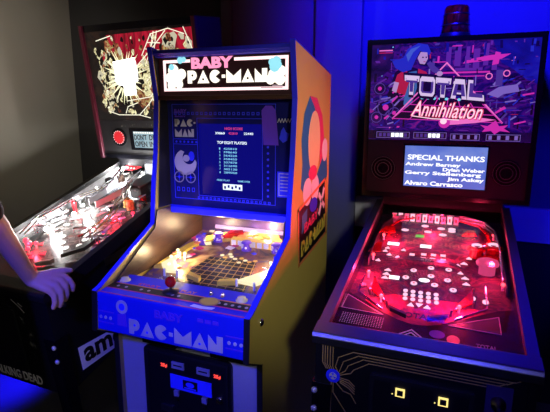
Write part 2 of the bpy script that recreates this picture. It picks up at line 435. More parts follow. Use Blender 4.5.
for i in range(8):
    z=1.375-i*.0137
    t.text(['425810','398640','364220','358450','337870','312690','305130','289050'][i],f2,-.032,z,.028,z+.008,0,.0006,'phosphor_cyan',.01)
    t.text('%d'%(i+1),f2,-.052,z,-.047,z+.008,0,.0006,'phosphor_cyan',.01)
t.text('FREE PLAY',f2,-.065,1.247,-.005,1.254,0,.0006,'phosphor_cyan',.01); t.text('GAME OVER',f2,.03,1.247,.085,1.254,0,.0006,'phosphor_cyan',.01)
t.rect(f2,-.038,1.212,.05,1.236,0,.0003,'phosphor_white'); [t.rect(f2,-.032+i*.0165,1.216+(.005 if i%2 else 0),-.0235+i*.0165,1.227+(.005 if i%2 else 0),.0003,.0009,'tube_glass') for i in range(5)]
t.build('screen_lettering',scn)
MB().prism([(.462,1.098),(.448,1.104),(.448,1.128),(.462,1.134)],lambda u,v,w:(w,u,v),-x,x,'blue_molding').build('bezel_rail',P)
MB().prism([(.47,1.10),(.70,1.10),(.70,.93),(.715,.93),(.715,1.12),(.47,1.12)],lambda u,v,w:(w,u,v),-x+.008,x-.008,'shelf_dark').build('shelf_panel',P)
# playfield
pfz=sheet(.845,.17)
printed('pf_print_haze',[(.30,(40,24,40)),(.42,(150,96,60)),(.50,(84,58,110)),(.58,(150,100,50)),(.70,(225,190,120))],9,.3,6,1.5)  # print colours; the purple stop paints in the reflected haze
pfo=MB(); pfo.rect(pfz,-.278,.17,.278,.71,-.012,0,'pf_print_haze'); pfo=pfo.build('playfield',P)
MZ=MB(); MZ.prism([(-.13,.235),(.17,.235),(.12,.455),(-.10,.455)],pfz,.0005,.002,'print_black')
for i in range(7):
    v=.25+i*.03; MZ.line(pfz,[(-.13+(v-.235)*.14,v),(.17-(v-.235)*.23,v)],.003,.002,.003,'print_gold')
for i in range(9): MZ.line(pfz,[(-.125+i*.036,.24),(-.096+i*.0265,.45)],.003,.002,.003,'print_gold')
MZ.build('maze_print',pfo)
b=MB(); b.prism([(-.27,.30),(-.25,.52),(-.20,.62),(-.14,.68),(-.12,.68),(-.16,.60),(-.215,.50),(-.235,.31)],pfz,.001,.012,'print_yellow'); b.build('ball_guide',pfo)
for pl in ([(-.215,.41),(-.205,.36),(-.135,.268),(-.19,.262),(-.238,.31)],[(.228,.445),(.20,.36),(.125,.266),(.20,.258),(.25,.32)]):
    q=MB(); q.prism(pl,pfz,.014,.026,'insert_cream')  # plain plastic, its lit look put in as a glow
    for (u,v) in (pl[0],pl[2],pl[3]): q.tube([pfz(u,v,0),pfz(u,v,.03)],.005,'print_white',8)
    q.build('slingshot',pfo)
b=MB(); b.prism([(-.115,.60),(-.105,.665),(-.05,.68),(-.035,.655),(-.075,.635)],pfz,.002,.03,'red_plastic'); b.build('red_guide',pfo)
b=MB(); b.prism(arc(.045,.625,.10,-.1,PI+.1,16)+arc(.045,.615,.065,PI+.1,-.1,12),pfz,.002,.02,'print_orange'); b.disc(pfz,.045,.63,.05,.022,.002,.012,'print_black',20); b.build('loop_ramp',pfo)
b=MB(); b.rect(pfz,-.06,.575,.13,.605,.002,.03,'insert_amber')
for i in range(6): b.rect(pfz,-.055+i*.031,.573,-.033+i*.031,.575,.004,.028,'print_white')
b.build('target_bank',pfo)
for (u,v) in [(-.20,.555),(-.135,.60),(.165,.56),(.20,.60),(.03,.55)]:
    q=MB(); c=pfz(u,v,0); q.lathe([(.022,0),(.022,.012),(.013,.018),(.013,.03),(.024,.034),(.018,.042)],c,'print_purple',16)
    for k in range(6): q.ball(pfz(u+.021*math.cos(k),v+.021*math.sin(k),.02),.005,'print_white',8,6)
    q.build('bumper',pfo)
for i,(u,v) in enumerate([(-.028,.462),(-.004,.475),(.02,.46),(.044,.472),(.068,.458),(.05,.435),(.09,.45),(-.05,.478),(-.02,.495),(.11,.465)]):
    MB().disc(pfz,u,v,.0095,.0075,.001,.0035,'insert_cream' if i%3 else 'insert_amber',14).build('insert_lamp',pfo)
for (u,v) in [(-.225,.36),(-.232,.42),(-.195,.30),(-.185,.40),(.215,.30),(.235,.37),(.20,.415)]:
    q=MB(); c=pfz(u,v,0); q.tube([c,(c[0],c[1],c[2]+.03)],.004,'white_rubber',8); q.ball((c[0],c[1],c[2]+.03),.007,'bulb_warm',10,8); q.build('post_lamp',pfo)
rnd=random.Random(5)
for i in range(46):
    k=i%3; u,v=((-1)**i*rnd.uniform(.17,.255),rnd.uniform(.28,.66)) if k else (rnd.uniform(-.2,.2),rnd.uniform(.50,.68))
    r=rnd.uniform(.008,.02); h=rnd.uniform(.003,.022); an=rnd.uniform(0,3)
    q=MB(); q.prism([(u+r*math.cos(an+t_)*(1.4 if t_<2 else 1),v+r*math.sin(an+t_)) for t_ in (0,1.4,2.9,4.4)],pfz,h,h+.003,rnd.choice(['print_yellow','print_white','print_orange','print_blue','insert_cream','print_pink','clear_plastic','print_gold'])); q.build('lane_plastic',pfo)
for sx in (-1,1):
    q=MB(); q.prism([(.04*sx+.015,.243),(.04*sx+.015,.262),(.105*sx+.015,.285),(.105*sx+.015,.262)],pfz,.006,.022,'print_yellow'); q.build('flipper',pfo)
q=MB(); q.tube([(-.20,.695,.99),(.275,.695,.99)],.009,'strip_pink',12); q.build('light_strip',pfo)
MB().rect(sheet(.90-.22*.12,.22),-.276,.17,.276,.70,0,.004,'clear_glass').build('playfield_glass',P)
# control panel
cp=MB().prism([(-.008,.769),(0,.905),(.17,.916),(.17,.86),(.06,.769)],lambda u,v,w:(w,u,v),-.286,.286,'blue_panel').build('control_panel',P,.004)
fc=lambda u,v,w:(u,-.008+(v-.769)/.136*.008-w-.0006,v)
a=MB(); chunky(a,'PAC-MAN',fc,-.150,.780,.212,.832,0,.0012,'print_grey','print_blue')
a.text('BABY',fc,-.045,.853,.065,.881,0,.0012,'print_purple',.03); a.build('panel_lettering',cp)
a=MB()
for (u0,u1) in ((-.284,-.215),(.222,.284)):
    for z in (.798,.838): a.rect(fc,u0,z,u1,z+.004,0,.0012,'print_purple')
    for i in range(3): a.disc(fc,u0+.012+i*.021,.819,.006,.006,0,.0012,'print_grey',12)
a.disc(fc,-.180,.868,.024,.024,0,.001,'print_grey',22); a.disc(fc,-.180,.868,.013,.013,.001,.0016,'print_blue',16)
a.prism([(-.20,.80),(-.198,.84),(-.165,.845),(-.16,.80)],fc,0,.001,'print_purple')
for i in range(3): a.rect(fc,.12+i*.028,.868,.14+i*.028,.88,0,.001,'print_purple')
a.build('panel_print',cp)
ft=lambda u,v,w:(u,v,.905+v*.0647+w)
a=MB(); a.rect(ft,-.286,.006,.286,.011,.0003,.001,'print_pink')
a.rect(ft,-.286,.050,.286,.085,.0003,.0009,'print_black'); a.rect(ft,-.286,.086,.286,.092,.0003,.001,'print_orange'); a.rect(ft,-.286,.043,.286,.049,.0003,.001,'print_pink')
for u in (-.25,-.215,-.15,-.118,-.02,.005,.16,.185,.21,.235,.26): a.disc(ft,u,.067,.006,.006,.0009,.0015,'print_grey',12)
a.text('START',ft,-.19,.098,-.10,.112,.0003,.001,'print_pink',.02); a.text('PLAY',ft,-.01,.100,.05,.114,.0003,.001,'print_orange',.02)
a.disc(ft,.125,.066,.036,.030,.001,.002,'print_gold',26); a.disc(ft,.125,.066,.03,.024,.002,.0025,'print_yellow',26)
a.prism([(.08,.018),(.085,.034),(.125,.03),(.165,.034),(.16,.02),(.12,.014)],ft,.0003,.0012,'print_white')
a.build('panel_print',cp)
for (u,v) in ((-.258,.113),(.223,.108)):
    q=MB(); c=ft(u,v,0); q.lathe([(.02,0),(.02,.005),(.014,.007),(.014,.013),(.004,.015)],c,'yellow_plastic',20); q.build('button',cp)
for u in (.105,.15):
    q=MB(); c=ft(u,.112,0); q.lathe([(.008,0),(.008,.004),(.005,.012),(.002,.016)],c,'chrome',12); q.build('start_button',cp)
js=MB(); c=ft(-.042,.09,0); js.lathe([(.03,0),(.03,.002),(.01,.008),(.005,.01),(.005,.03)],c,'black_plastic',20); js.ball((c[0],c[1],c[2]+.036),.020,'red_plastic'); js.build('joystick',cp)
# lower front
fp=MB().box(-.286,.286,.11,.125,.05,.77,'white_lam').build('front_panel',P)
for (u0,u1) in ((-.163,-.020),(.118,.262)):
    MB().box(u0,u1,.07,.108,.705,.768,'apron_black').build('latch_bracket',P,.003)
fd=front(.1095)
cd=MB(); R=.02
pts=[]
for (cx,cy,a0) in ((.185-R,.68-R,0),(-.18+R,.68-R,PI/2),(-.18+R,.14+R,PI),(.185-R,.14+R,1.5*PI)): pts+=arc(cx,cy,R,a0,a0+PI/2,5)
cd.prism(pts,fd,0,.012,'black_lam'); cd=cd.build('coin_door',P,.003)
fe=front(.097)
q=MB(); q.frame(fe,-.168,.15,.173,.668,.008,0,.004,'black_plastic'); q.build('door_frame',cd)
for (u,z) in ((-.089,.617),(.132,.621)):
    q=MB(); q.rect(fe,u-.019,z-.014,u+.019,z+.014,0,.004,'print_black'); q.text('25¢',fe,u-.014,z-.008,u+.014,z+.008,.004,.0055,'coin_red',.03); q.build('price_window',cd)
for (u,z) in ((-.03,.628),(.075,.628)):
    q=MB(); q.rect(fe,u-.026,z-.014,u+.026,z+.012,0,.005,'slot_grey'); q.rect(fe,u-.018,z-.003,u+.018,z+.002,.005,.006,'print_black'); q.build('coin_slot',cd,.0015)
q=MB(); q.rect(fe,-.065,.532,.107,.588,0,.003,'coin_blue'); q.rect(fe,-.01,.543,.05,.577,.003,.0045,'print_black'); q.disc(fe,.02,.562,.018,.01,.0045,.006,'coin_blue',16); q.rect(fe,-.004,.546,.044,.55,.0045,.006,'coin_blue'); q.build('coin_plate',cd)
for u in (-.039,.078):
    q=MB(); q.rect(fe,u-.010,.505,u+.010,.527,0,.008,'slot_grey'); q.rect(fe,u-.007,.49,u+.007,.507,0,.012,'dark_chrome'); q.build('coin_return',cd,.002)
q=MB(); q.lathe([(.014,0),(.014,.005),(.009,.008),(.003,.009)],(.137,.097,.53),'chrome',18,'y'); q.build('door_lock',cd)
q=MB(); q.rect(fe,-.11,.43,-.06,.455,0,.006,'brushed'); q.build('door_hasp',cd,.002)
MB().box(-.286,.286,.125,.82,.05,.06,'black_lam').build('bottom_panel',P)

# ------------------------------------------------------------------ pinball machine shell (shared by the two pinball machines)
def leg_part(root, x, y, ztop, zfloor, m, bolts=True):
    sx=1 if x>0 else -1; sy=-1 if y<.5 else 1
    mb=MB(); w=.055; t=.004
    def bar(ax,bx,ay,by,k):   # flange tapering to the foot
        P=[]
        for z,f in ((zfloor+.035,.62),(ztop,1.0)):
            for yy in (ay,by):
                for xx in (ax,bx):
                    P.append((x+(xx)*(f if k=='x' else 1), y+(yy)*(f if k=='y' else 1), z))
        mb.add(P,[(0,2,3,1),(4,5,7,6),(0,1,5,4),(2,6,7,3),(0,4,6,2),(1,3,7,5)],m)
    bar(*sorted((0,-sx*w)),*sorted((sy*t,0)),'x'); bar(*sorted((sx*t,0)),*sorted((0,-sy*w)),'y')
    o=mb.build('leg',root)
    f=MB(); f.lathe([(.022,0),(.024,.006),(.012,.014),(.006,.018),(.006,.05)],(x-sx*.012,y-sy*.012,zfloor),'dark_chrome',16); f.build('foot',o)
    if bolts:
        b=MB(); d=Vector((sx,sy,0)).normalized()
        for z in (ztop-.025,ztop-.085):
            b.ball((x+sx*.001-sx*.006,y+sy*.006,z),.0095,'bolt_steel',10,8,(1,.8,1))
        b.build('leg_bolt',o)
    return o

def shell(root, z0, zb, gl, gk, bx_top, lam, railm, legm, floor_k, blade='blade', ledge=.285):
    """cabinet, rails, lock bar, glass, legs and backbox case; gl/gk give the glass height and slope"""
    X=ledge; T=.02; yb=1.30
    G=lambda y: gl+gk*y
    cb=MB(); yz=lambda u,v,w:(w,u,v)
    for s in (-1,1):
        x0,x1=sorted((s*X,s*(X-T)))
        cb.prism([(0,z0),(0,G(0)-.022),(1.05,G(1.05)-.022),(1.30,G(1.05)-.022),(1.30,zb)],yz,x0,x1,lam)
    cb.box(-X+T,X-T,0,T,z0,G(0)-.024,lam)
    cb.prism([(T,z0),(1.28,zb+.0),(1.28,zb+.02),(T,z0+.02)],yz,-X+T,X-T,lam)
    cb.box(-X+T,X-T,1.28,1.30,zb,G(1.05)-.022,lam)
    cab=cb.build('cabinet',root,.0015)
    for s in (-1,1):
        r=MB(); x0,x1=sorted((s*(X-T-.004),s*(X+.006)))
        r.prism([(.05,G(.05)-.024),(.05,G(.05)),(1.06,G(1.06)),(1.06,G(1.06)-.024)],yz,x0,x1,railm)
        x0,x1=sorted((s*(X+.002),s*(X+.006)))
        r.prism([(.05,G(.05)-.055),(.05,G(.05)-.022),(1.06,G(1.06)-.022),(1.06,G(1.06)-.055)],yz,x0,x1,railm)
        r.build('side_rail',root,.002)
        bl=MB(); x0,x1=sorted((s*(X-T-.001),s*(X-T-.004)))
        bl.prism([(.03,G(.03)-.075),(.03,G(.03)-.024),(1.05,G(1.05)-.024),(1.05,G(1.05)-.14)],yz,x0,x1,blade); bl.build('side_blade',cab)
    lb=MB(); lb.prism([(-.010,G(0)-.034),(-.012,G(0)-.010),(-.004,G(0)+.001),(.05,G(.05)+.002),(.052,G(.05)-.02),(.0,G(0)-.034)],yz,-X-.008,X+.008,railm)
    lb.build('lock_bar',root,.003,3)
    MB().prism([(.053,G(.053)-.010),(1.05,G(1.05)-.010),(1.05,G(1.05)-.006),(.053,G(.053)-.006)],yz,-X+T+.004,X-T-.004,'clear_glass').build('playfield_glass',root)
    for (lx,ly) in ((-X-.004,-.004),(X+.004,-.004),(-X-.004,1.304),(X+.004,1.304)):
        leg_part(root,lx,ly,z0+.25,floor_k*ly,legm,ly<.5)
    W=.365; y0,y1=1.05,1.28; zt=bx_top; zb2=1.125
    bb=MB()
    bb.box(-W,-W+.02,y0,y1,zb2,zt,lam).box(W-.02,W,y0,y1,zb2,zt,lam).box(-W+.02,W-.02,y0,y1,zt-.02,zt,lam).box(-W+.02,W-.02,y0,y1,zb2,zb2+.02,lam).box(-W+.02,W-.02,y1-.015,y1,zb2+.02,zt-.02,lam)
    bb=bb.build('backbox',root,.002)
    MB().box(-.262,.262,1.06,1.28,G(1.05)-.022,zb2,'apron_black').build('neck',root)
    return cab,bb

# ------------------------------------------------------------------ right: pinball machine with the purple backglass
printed('blade',[(.35,(26,22,28)),(.6,(54,46,54))],8,.18,4,.6,(1,1,1),.6)
TX,TY=-.069,1.196
T=empty('pinball_machine',(TX,TY,0),.0127,.0013,label='black pinball machine with red glowing playfield, blue display and purple lit backglass',category='pinball machine')
cab,bb=shell(T,.50,.56,.907,.19,1.846,'black_lam','brushed','black_gloss',0)
# front face print
fr=front(0); a=MB(); gm='print_gold'; t=.0022
for i,(x0,x1) in enumerate(((-.263,-.252),(-.256,-.247),(-.249,-.241),(-.241,-.235),(-.233,-.229))):
    a.line(fr,[(x0,.872),(x0,.815-.002*i),(x1,.797)],t,0,.0012,gm)
for i,(xa,za) in enumerate(((-.205,.872),(-.19,.866),(-.176,.860),(-.160,.852))):
    a.line(fr,[(.235-.018*i,.862-.0085*i),(xa+.03,.862-.0085*i),(xa-.012,.838-.010*i),(xa-.02,.808-.004*i),(-.216,.79-.003*i)],t,0,.0012,gm)
for i in range(4): a.line(fr,[(-.21,.775-.005*i),(-.185,.772-.008*i),(-.168,.757-.008*i)],t,0,.0012,gm)
a.line(fr,[(-.23,.757),(-.23,.725),(-.206,.69),(-.19,.668)],t,0,.0012,gm); a.line(fr,[(-.222,.758),(-.20,.735),(-.178,.73),(-.163,.705)],t,0,.0012,gm)
a.line(fr,[(-.236,.757),(-.236,.56),(-.21,.53)],t,0,.0012,gm)
for i in range(3): a.line(fr,[(.235-.018*i,.862-.0085*i),(.252-.018*i,.872-.0085*i)],t,0,.0012,gm)
a.build('circuit_print',cab)
a=MB(); a.disc(fr,-.231,.778,.021,.021,.0012,.003,'print_blue',24); a.disc(fr,-.231,.778,.011,.011,.003,.0036,'print_grey',18)
for k in range(3):
    an=PI/2+k*2*PI/3; a.prism([(-.231,.778),(-.231+.010*math.cos(an-.4),.778+.010*math.sin(an-.4)),(-.231+.010*math.cos(an+.4),.778+.010*math.sin(an+.4))],fr,.0036,.0042,'print_blue')
a.build('round_emblem',cab)
glow('coin_yellow',(250,226,130),1.3)
mat('door_black',(18,17,20),.3)
cd=MB(); cd.rect(fr,-.115,.53,.135,.80,0,.006,'door_black'); cd.frame(fr,-.125,.52,.145,.81,.012,0,.010,'black_plastic'); cd=cd.build('coin_door',T,.002)
for u in (-.041,.070):
    q=MB(); q.rect(fr,u-.026,.735,u+.026,.800,.006,.010,'black_plastic'); q.rect(fr,u-.0125,.763,u+.0125,.787,.010,.014,'coin_yellow'); q.rect(fr,u-.008,.767,u+.008,.783,.014,.0155,'dark_chrome')
    q.rect(fr,u-.0035,.770,u+.0035,.779,.0155,.0165,'print_black'); q.rect(fr,u-.022,.765,u-.019,.768,.010,.011,'coin_yellow'); q.build('coin_slot',cd)
q=MB(); q.rect(fr,.17,.755,.232,.845,0,.004,'shelf_dark'); q.lathe([(.018,0),(.018,.012),(.008,.016),(.006,.06),(.016,.066),(.018,.085),(.006,.09)],(.20,-.004,.80),'dark_chrome',18,'y'); q.build('plunger',T)
for s in (-1,1):
    q=MB(); q.lathe([(.016,0),(.016,.006),(.011,.010),(.002,.011)],(s*.285,.075,.842),'red_plastic',18,'x')
    if s<0:
        for i in range(len(q.v)): q.v[i]=(-.57-q.v[i][0],q.v[i][1],q.v[i][2])
    q.build('flipper_button',T)
# playfield
TF=sheet(.85,.16)
printed('tna_field',[(.30,(8,6,18)),(.42,(16,9,38)),(.52,(84,16,44)),(.60,(14,6,18)),(.75,(130,32,66))],11,.75,7,1.8)
printed('tna_lower',[(.35,(120,20,40)),(.55,(170,46,70)),(.7,(90,16,44))],14,.7,6,1.2)
glow('insert_pink',(255,196,214),1.45); glow('insert_white',(255,240,250),2.2); glow('insert_red',(255,40,70),1.6); glow('insert_green',(90,220,70),1.0)
glow('dome_pink',(235,70,125),.85); glow('lamp_red',(255,60,70),6.0)
pf=MB(); pf.rect(TF,-.262,.03,.262,1.10,-.012,0,'tna_field'); pf=pf.build('playfield',T)
a=MB(); a.prism([(-.20,.30),(-.124,.232),(-.077,.205),(-.033,.191),(.01,.196),(.047,.214),(.185,.315),(.10,.36),(-.11,.36)],TF,0,.0012,'tna_lower')
a.text('TOTAL',TF,-.085,.232,.022,.262,.0012,.002,'print_black',.02); a.build('lower_print',pf)
def insert(shape,u,v,ru,rv,m,h=.004,ring=True):
    b=MB()
    if shape=='o':
        if ring: b.disc(TF,u,v,ru*1.35,rv*1.35,.0006,.0016,'print_black',18)
        b.disc(TF,u,v,ru,rv,.0016,h,m,18)
    elif shape=='t': b.prism([(u-ru,v-rv),(u+ru,v-rv),(u,v+rv)],TF,.0008,h,m)
    elif shape=='d': b.prism([(u-ru,v+rv),(u+ru,v+rv),(u,v-rv)],TF,.0008,h,m)
    else: b.rect(TF,u-ru,v-rv,u+ru,v+rv,.0008,h,m)
    return b.build('insert_lamp',pf)
for j in range(3):
    for i in range(5): insert('o',-.076+i*.0252+.002*j,.391-j*.0255,.0078,.0098,'insert_pink',ring=False)
insert('t',-.050,.308,.011,.010,'insert_pink'); insert('d',-.024,.309,.011,.010,'insert_pink'); insert('t',.002,.307,.011,.010,'insert_pink')
for (u,v) in [(-.064,.546),(-.086,.485),(-.054,.449),(-.004,.581),(.059,.583),(0,.517),(.058,.501),(.016,.455),(.078,.436)]: 
    insert('o',u,v,.0115,.0125,'insert_pink'); 
for (u,v) in [(-.064,.546),(-.086,.485),(-.054,.449),(-.004,.581),(.059,.583),(0,.517),(.058,.501),(.016,.455),(.078,.436)]:
    MB().disc(TF,u,v,.004,.004,.004,.0046,'insert_red',10).build('insert_print',pf)
for (u,v) in [(.14,.398),(.179,.386)]: insert('o',u,v,.0095,.013,'insert_pink')
for (u,v) in [(.116,.535),(.12,.493),(.112,.651),(-.156,.529),(-.157,.497),(-.158,.468)]: insert('t',u,v,.013,.009,'insert_pink')
for (u,v) in [(-.189,.407),(-.225,.394)]: insert('o',u,v,.009,.011,'insert_red')
for (u,v) in [(-.138,.921),(-.056,.985),(-.039,.921),(.014,.970),(.024,.902),(.06,.975),(.06,.95)]: insert('o',u,v,.016,.0125,'insert_pink')
insert('r',-.069,.868,.018,.011,'insert_green')
insert('r',-.168,.763,.024,.012,'insert_white'); insert('r',-.037,.768,.022,.012,'insert_white')
insert('r',-.126,.474,.018,.011,'insert_white'); insert('o',-.021,.480,.019,.012,'insert_white',ring=False)
for (u,v) in [(-.083,.679),(-.039,.691),(-.002,.695),(.034,.698),(-.076,.645),(-.039,.654),(-.003,.657),(.036,.658)]: insert('r',u,v,.010,.0075,'insert_pink')
for (u,v) in [(-.185,.72),(-.19,.69),(-.17,.66),(-.12,.715),(-.135,.645),(.09,.63),(.13,.70),(.15,.76),(-.205,.60),(.10,.57)]: insert('t',u,v,.010,.009,'insert_pink')
def bulb(parent,fn,u,v,h,m,r=.006,name='post_lamp'):
    c=fn(u,v,0); q=MB(); q.tube([c,(c[0],c[1],c[2]+h)],.004,'white_rubber',8); q.ball((c[0],c[1],c[2]+h),r,m,10,8); return q.build(name,parent)
for (u,v) in [(.098,.299),(-.146,.300),(-.216,.454),(-.225,.60),(.235,.48),(-.215,.80),(.20,.80),(.225,.90)]: bulb(pf,TF,u,v,.022,'lamp_red',.007)
# slingshots, flippers, outlane guides
for s in (-1,1):
    cx=-.024; q=MB()
    q.prism([(cx+s*.10,.275),(cx+s*.165,.34),(cx+s*.165,.43)],TF,.016,.020,'red_plastic')
    for (u,v) in ((.10,.275),(.165,.34),(.165,.43)): q.tube([TF(cx+s*u,v,0),TF(cx+s*u,v,.022)],.004,'dark_chrome',10)
    q.build('slingshot',pf)
    q=MB(); q.prism([(cx+s*.085,.245),(cx+s*.092,.262),(cx+s*.03,.226),(cx+s*.032,.216)],TF,.006,.018,'black_plastic'); q.build('flipper',pf)
    q=MB(); q.line(TF,[(cx+s*.205,.47),(cx+s*.205,.33),(cx+s*.11,.245)],.003,.004,.012,'chrome'); q.build('lane_guide',pf)
# bumper caps, targets, orbit
q=MB(); c=TF(.189,.59,0); q.lathe([(.028,0),(.028,.03),(.037,.034),(.040,.042),(.034,.052),(.018,.058),(.002,.059)],c,'dome_pink',24); q.build('bumper_cap',pf)
for (u,v) in ((.155,.72),(.215,.74)):
    q=MB(); c=TF(u,v,0); q.lathe([(.026,0),(.026,.028),(.036,.032),(.034,.042),(.012,.048)],c,'red_plastic',20); q.disc(TF,u,v,.02,.02,.047,.049,'insert_pink',16); q.build('bumper_cap',pf)
for i in range(11):
    u=-.20+i*.0275; q=MB(); q.rect(TF,u-.010,1.035,u+.010,1.043,0,.034,'insert_pink' if i%2 else 'print_white'); q.rect(TF,u-.004,1.033,u+.004,1.035,.010,.026,'insert_red'); q.build('target',pf)
q=MB(); pts=[(-.235,.55),(-.24,.75),(-.235,.90),(-.20,1.0),(-.12,1.065),(0,1.08),(.12,1.07),(.20,1.02),(.235,.92),(.245,.75),(.245,.45)]
q.line(TF,pts,.004,0,.030,'dark_chrome'); q.build('orbit_guide',pf)
q=MB(); pts=[(-.195,.80),(-.20,.90),(-.17,.975),(-.11,1.02)]; q.line(TF,pts,.010,.022,.026,'red_plastic'); q.line(TF,[(.10,1.02),(.17,.98),(.20,.90),(.205,.80)],.012,.022,.026,'red_plastic'); q.build('orbit_plastic',pf)
q=MB()
for dz in (.035,.05): q.tube([TF(.10,1.0,dz),TF(.18,.97,dz),TF(.225,.88,dz),TF(.235,.70,dz),TF(.235,.50,dz*.6)],.003,'chrome',8)
q.build('wire_ramp',pf)
q=MB(); q.prism([(-.17,.57),(-.10,.60),(.06,.60),(.12,.565),(.06,.625),(-.10,.63)],TF,.015,.018,'print_black'); q.build('centre_plastic',pf)
for (u0,u1,v0,v1,m) in [(-.24,-.17,.82,.90,'red_plastic'),(.16,.24,.64,.70,'red_plastic'),(-.25,-.20,.62,.72,'red_plastic'),(.10,.16,.86,.93,'red_plastic')]:
    q=MB(); q.prism([(u0,v0),(u1,v0+.01),(u1-.01,v1),(u0+.02,v1-.01)],TF,.022,.025,m); q.build('lane_plastic',pf)
# apron
AP=sheet(.862,.16)
ap=MB(); ap.prism([(-.262,.05),(.262,.05),(.262,.345),(.213,.325),(.047,.203),(.01,.186),(-.033,.181),(-.077,.194),(-.124,.221),(-.262,.318)],AP,-.004,0,'apron_black'); ap=ap.build('apron',T)
for tri,fc_ in (([(-.258,.298),(-.260,.215),(-.126,.207)],.006),([(.212,.288),(.214,.198),(.070,.204)],.006)):
    q=MB(); q.prism(tri,AP,0,.0006,'print_black'); q.line(AP,tri+[tri[0]],.0025,.0006,.0012,'print_grey'); q.build('card_panel',ap)
q=MB()
for i in range(7):
    for j in range(18): q.rect(AP,-.25+j*.0075,.135+i*.0085,-.2465+j*.0075,.138+i*.0085,0,.0006,'print_grey')
q.build('fine_print',ap)
q=MB(); q.line(AP,[(-.068,.118),(-.032,.152),(.002,.118),(-.012,.118),(-.032,.138),(-.052,.118),(-.068,.118)],.004,0,.0008,'print_white'); q.line(AP,[(-.085,.105),(.02,.105)],.004,0,.0008,'print_grey'); q.build('apron_emblem',ap)
q=MB(); q.text('TOTAL',AP,.145,.118,.20,.136,0,.0008,'print_grey',.01); q.text('ANNIHILATION',AP,.115,.092,.20,.106,0,.0008,'print_grey',.005); q.disc(AP,.085,.135,.018,.022,0,.0006,'print_gold',16); q.disc(AP,.04,.15,.022,.02,0,.0006,'print_purple',16); q.disc(AP,.222,.088,.010,.010,0,.0008,'print_white',14); q.build('apron_lettering',ap)
# backbox front
q=MB(); q.frame(front(1.05),-.365,1.125,.365,1.846,.022,0,.008,'black_gloss'); q.build('backbox_frame',bb,.002)
backlit('tl_city',[(.30,(10,4,60)),(.42,(34,10,140)),(.50,(90,18,160)),(.56,(26,8,100)),(.64,(60,20,170)),(.74,(200,40,170))],9,.5,10,1.2,(1.2,1,2.6))
backlit('tl_blue',[(.3,(10,10,120)),(.5,(24,24,200)),(.7,(60,60,235))],6,.55,5,1.0)
backlit('tl_dark',[(.35,(10,4,40)),(.55,(34,10,84)),(.7,(70,16,110))],9,.6,6,1.5)
glow('tl_purple',(112,44,180),.6); glow('tl_magenta',(230,50,190),.75); glow('tl_pink',(255,120,210),.85); glow('tl_hair',(40,50,225),.62); glow('tl_hair_light',(80,110,240),.6)
glow('tl_face',(205,160,225),.7); glow('tl_red',(205,30,60),.65); glow('tl_suit',(70,120,200),.6); glow('tl_chrome',(225,200,240),.9); glow('tl_ink',(12,4,26),.5); glow('tl_violet',(90,60,170),.6)
glow('tl_cyan',(120,220,250),.95); glow('tl_script',(255,205,225),1.15); glow('tl_scriptrim',(240,70,110),.8); glow('score_white',(236,240,255),1.7); glow('tl_sheen',(150,120,230),.6)
FT=front(1.046)
tl=MB(); tl.rect(FT,-.343,1.398,.343,1.824,-.004,0,'tl_city'); tl=tl.build('backglass',T)
a=MB()
a.prism([(.16,1.824),(.343,1.824),(.343,1.64),(.30,1.66),(.25,1.70),(.20,1.73)],FT,0,.0006,'tl_blue'); a.prism([(-.343,1.824),(-.24,1.824),(-.25,1.72),(-.343,1.66)],FT,0,.0006,'tl_dark')
a.prism([(-.343,1.44),(.343,1.44),(.343,1.40),(-.343,1.40)],FT,0,.0005,'tl_dark')
a.prism([(.05,1.73),(.20,1.745),(.235,1.765),(.16,1.762),(.06,1.745)],FT,.0006,.0012,'tl_magenta') ; a.rect(FT,-.05,1.690,.16,1.697,.0006,.0012,'tl_magenta'); a.rect(FT,-.04,1.675,.14,1.679,.0006,.0012,'tl_magenta'); a.rect(FT,.02,1.70,.13,1.712,.0006,.0012,'tl_purple')
for (x0,x1,z0,z1) in ((.06,.075,1.70,1.80),(.09,.115,1.70,1.79),(.13,.15,1.72,1.81),(.165,.185,1.70,1.76),(-.02,.0,1.72,1.80),(.015,.04,1.72,1.81)): a.rect(FT,x0,z0,x1,z1,.0003,.0008,'tl_purple')
a.rect(FT,-.31,1.795,-.25,1.800,.0006,.0012,'tl_pink'); a.rect(FT,-.31,1.785,-.25,1.79,.0006,.0012,'tl_red')
a.build('backglass_city_print',tl)
a=MB(); rnd=random.Random(21)
for i in range(260):
    u=rnd.uniform(-.335,.335); v=rnd.uniform(1.44,1.815); k=rnd.random(); edge=abs(u)>.18 or v>1.72
    if not edge and rnd.random()<.5: continue
    du,dv=(rnd.uniform(.002,.006),rnd.uniform(.01,.05)) if k<.45 else (rnd.uniform(.006,.035),rnd.uniform(.0015,.005)) if k<.85 else (rnd.uniform(.004,.012),)*2
    du=min(du,.338-abs(u)); dv=min(dv,1.82-v)
    sh=rnd.uniform(-.6,.6)*du
    cols=['tl_ink','tl_ink','tl_dark','tl_blue','tl_purple','tl_violet','tl_hair'] if (u>.2 or u<-.22) else ['tl_purple','tl_magenta','tl_ink','tl_violet','tl_blue','tl_sheen']
    if i%11==0: cols=['tl_pink','tl_cyan','tl_red']; du*=.45; dv*=.45
    w=.0008+.0000025*i
    a.prism([(u-du,v),(u+du,v),(u+du+sh,v+dv),(u-du+sh,v+dv)],FT,w,w+.0003,rnd.choice(cols))
a.build('backglass_detail_print',tl)
a=MB()   # a plain figure in a red jacket, generic
a.prism([(-.265,1.60),(-.235,1.70),(-.195,1.735),(-.14,1.715),(-.105,1.70),(-.09,1.66),(-.12,1.60),(-.15,1.55),(-.24,1.54)],FT,.0012,.002,'tl_ink')
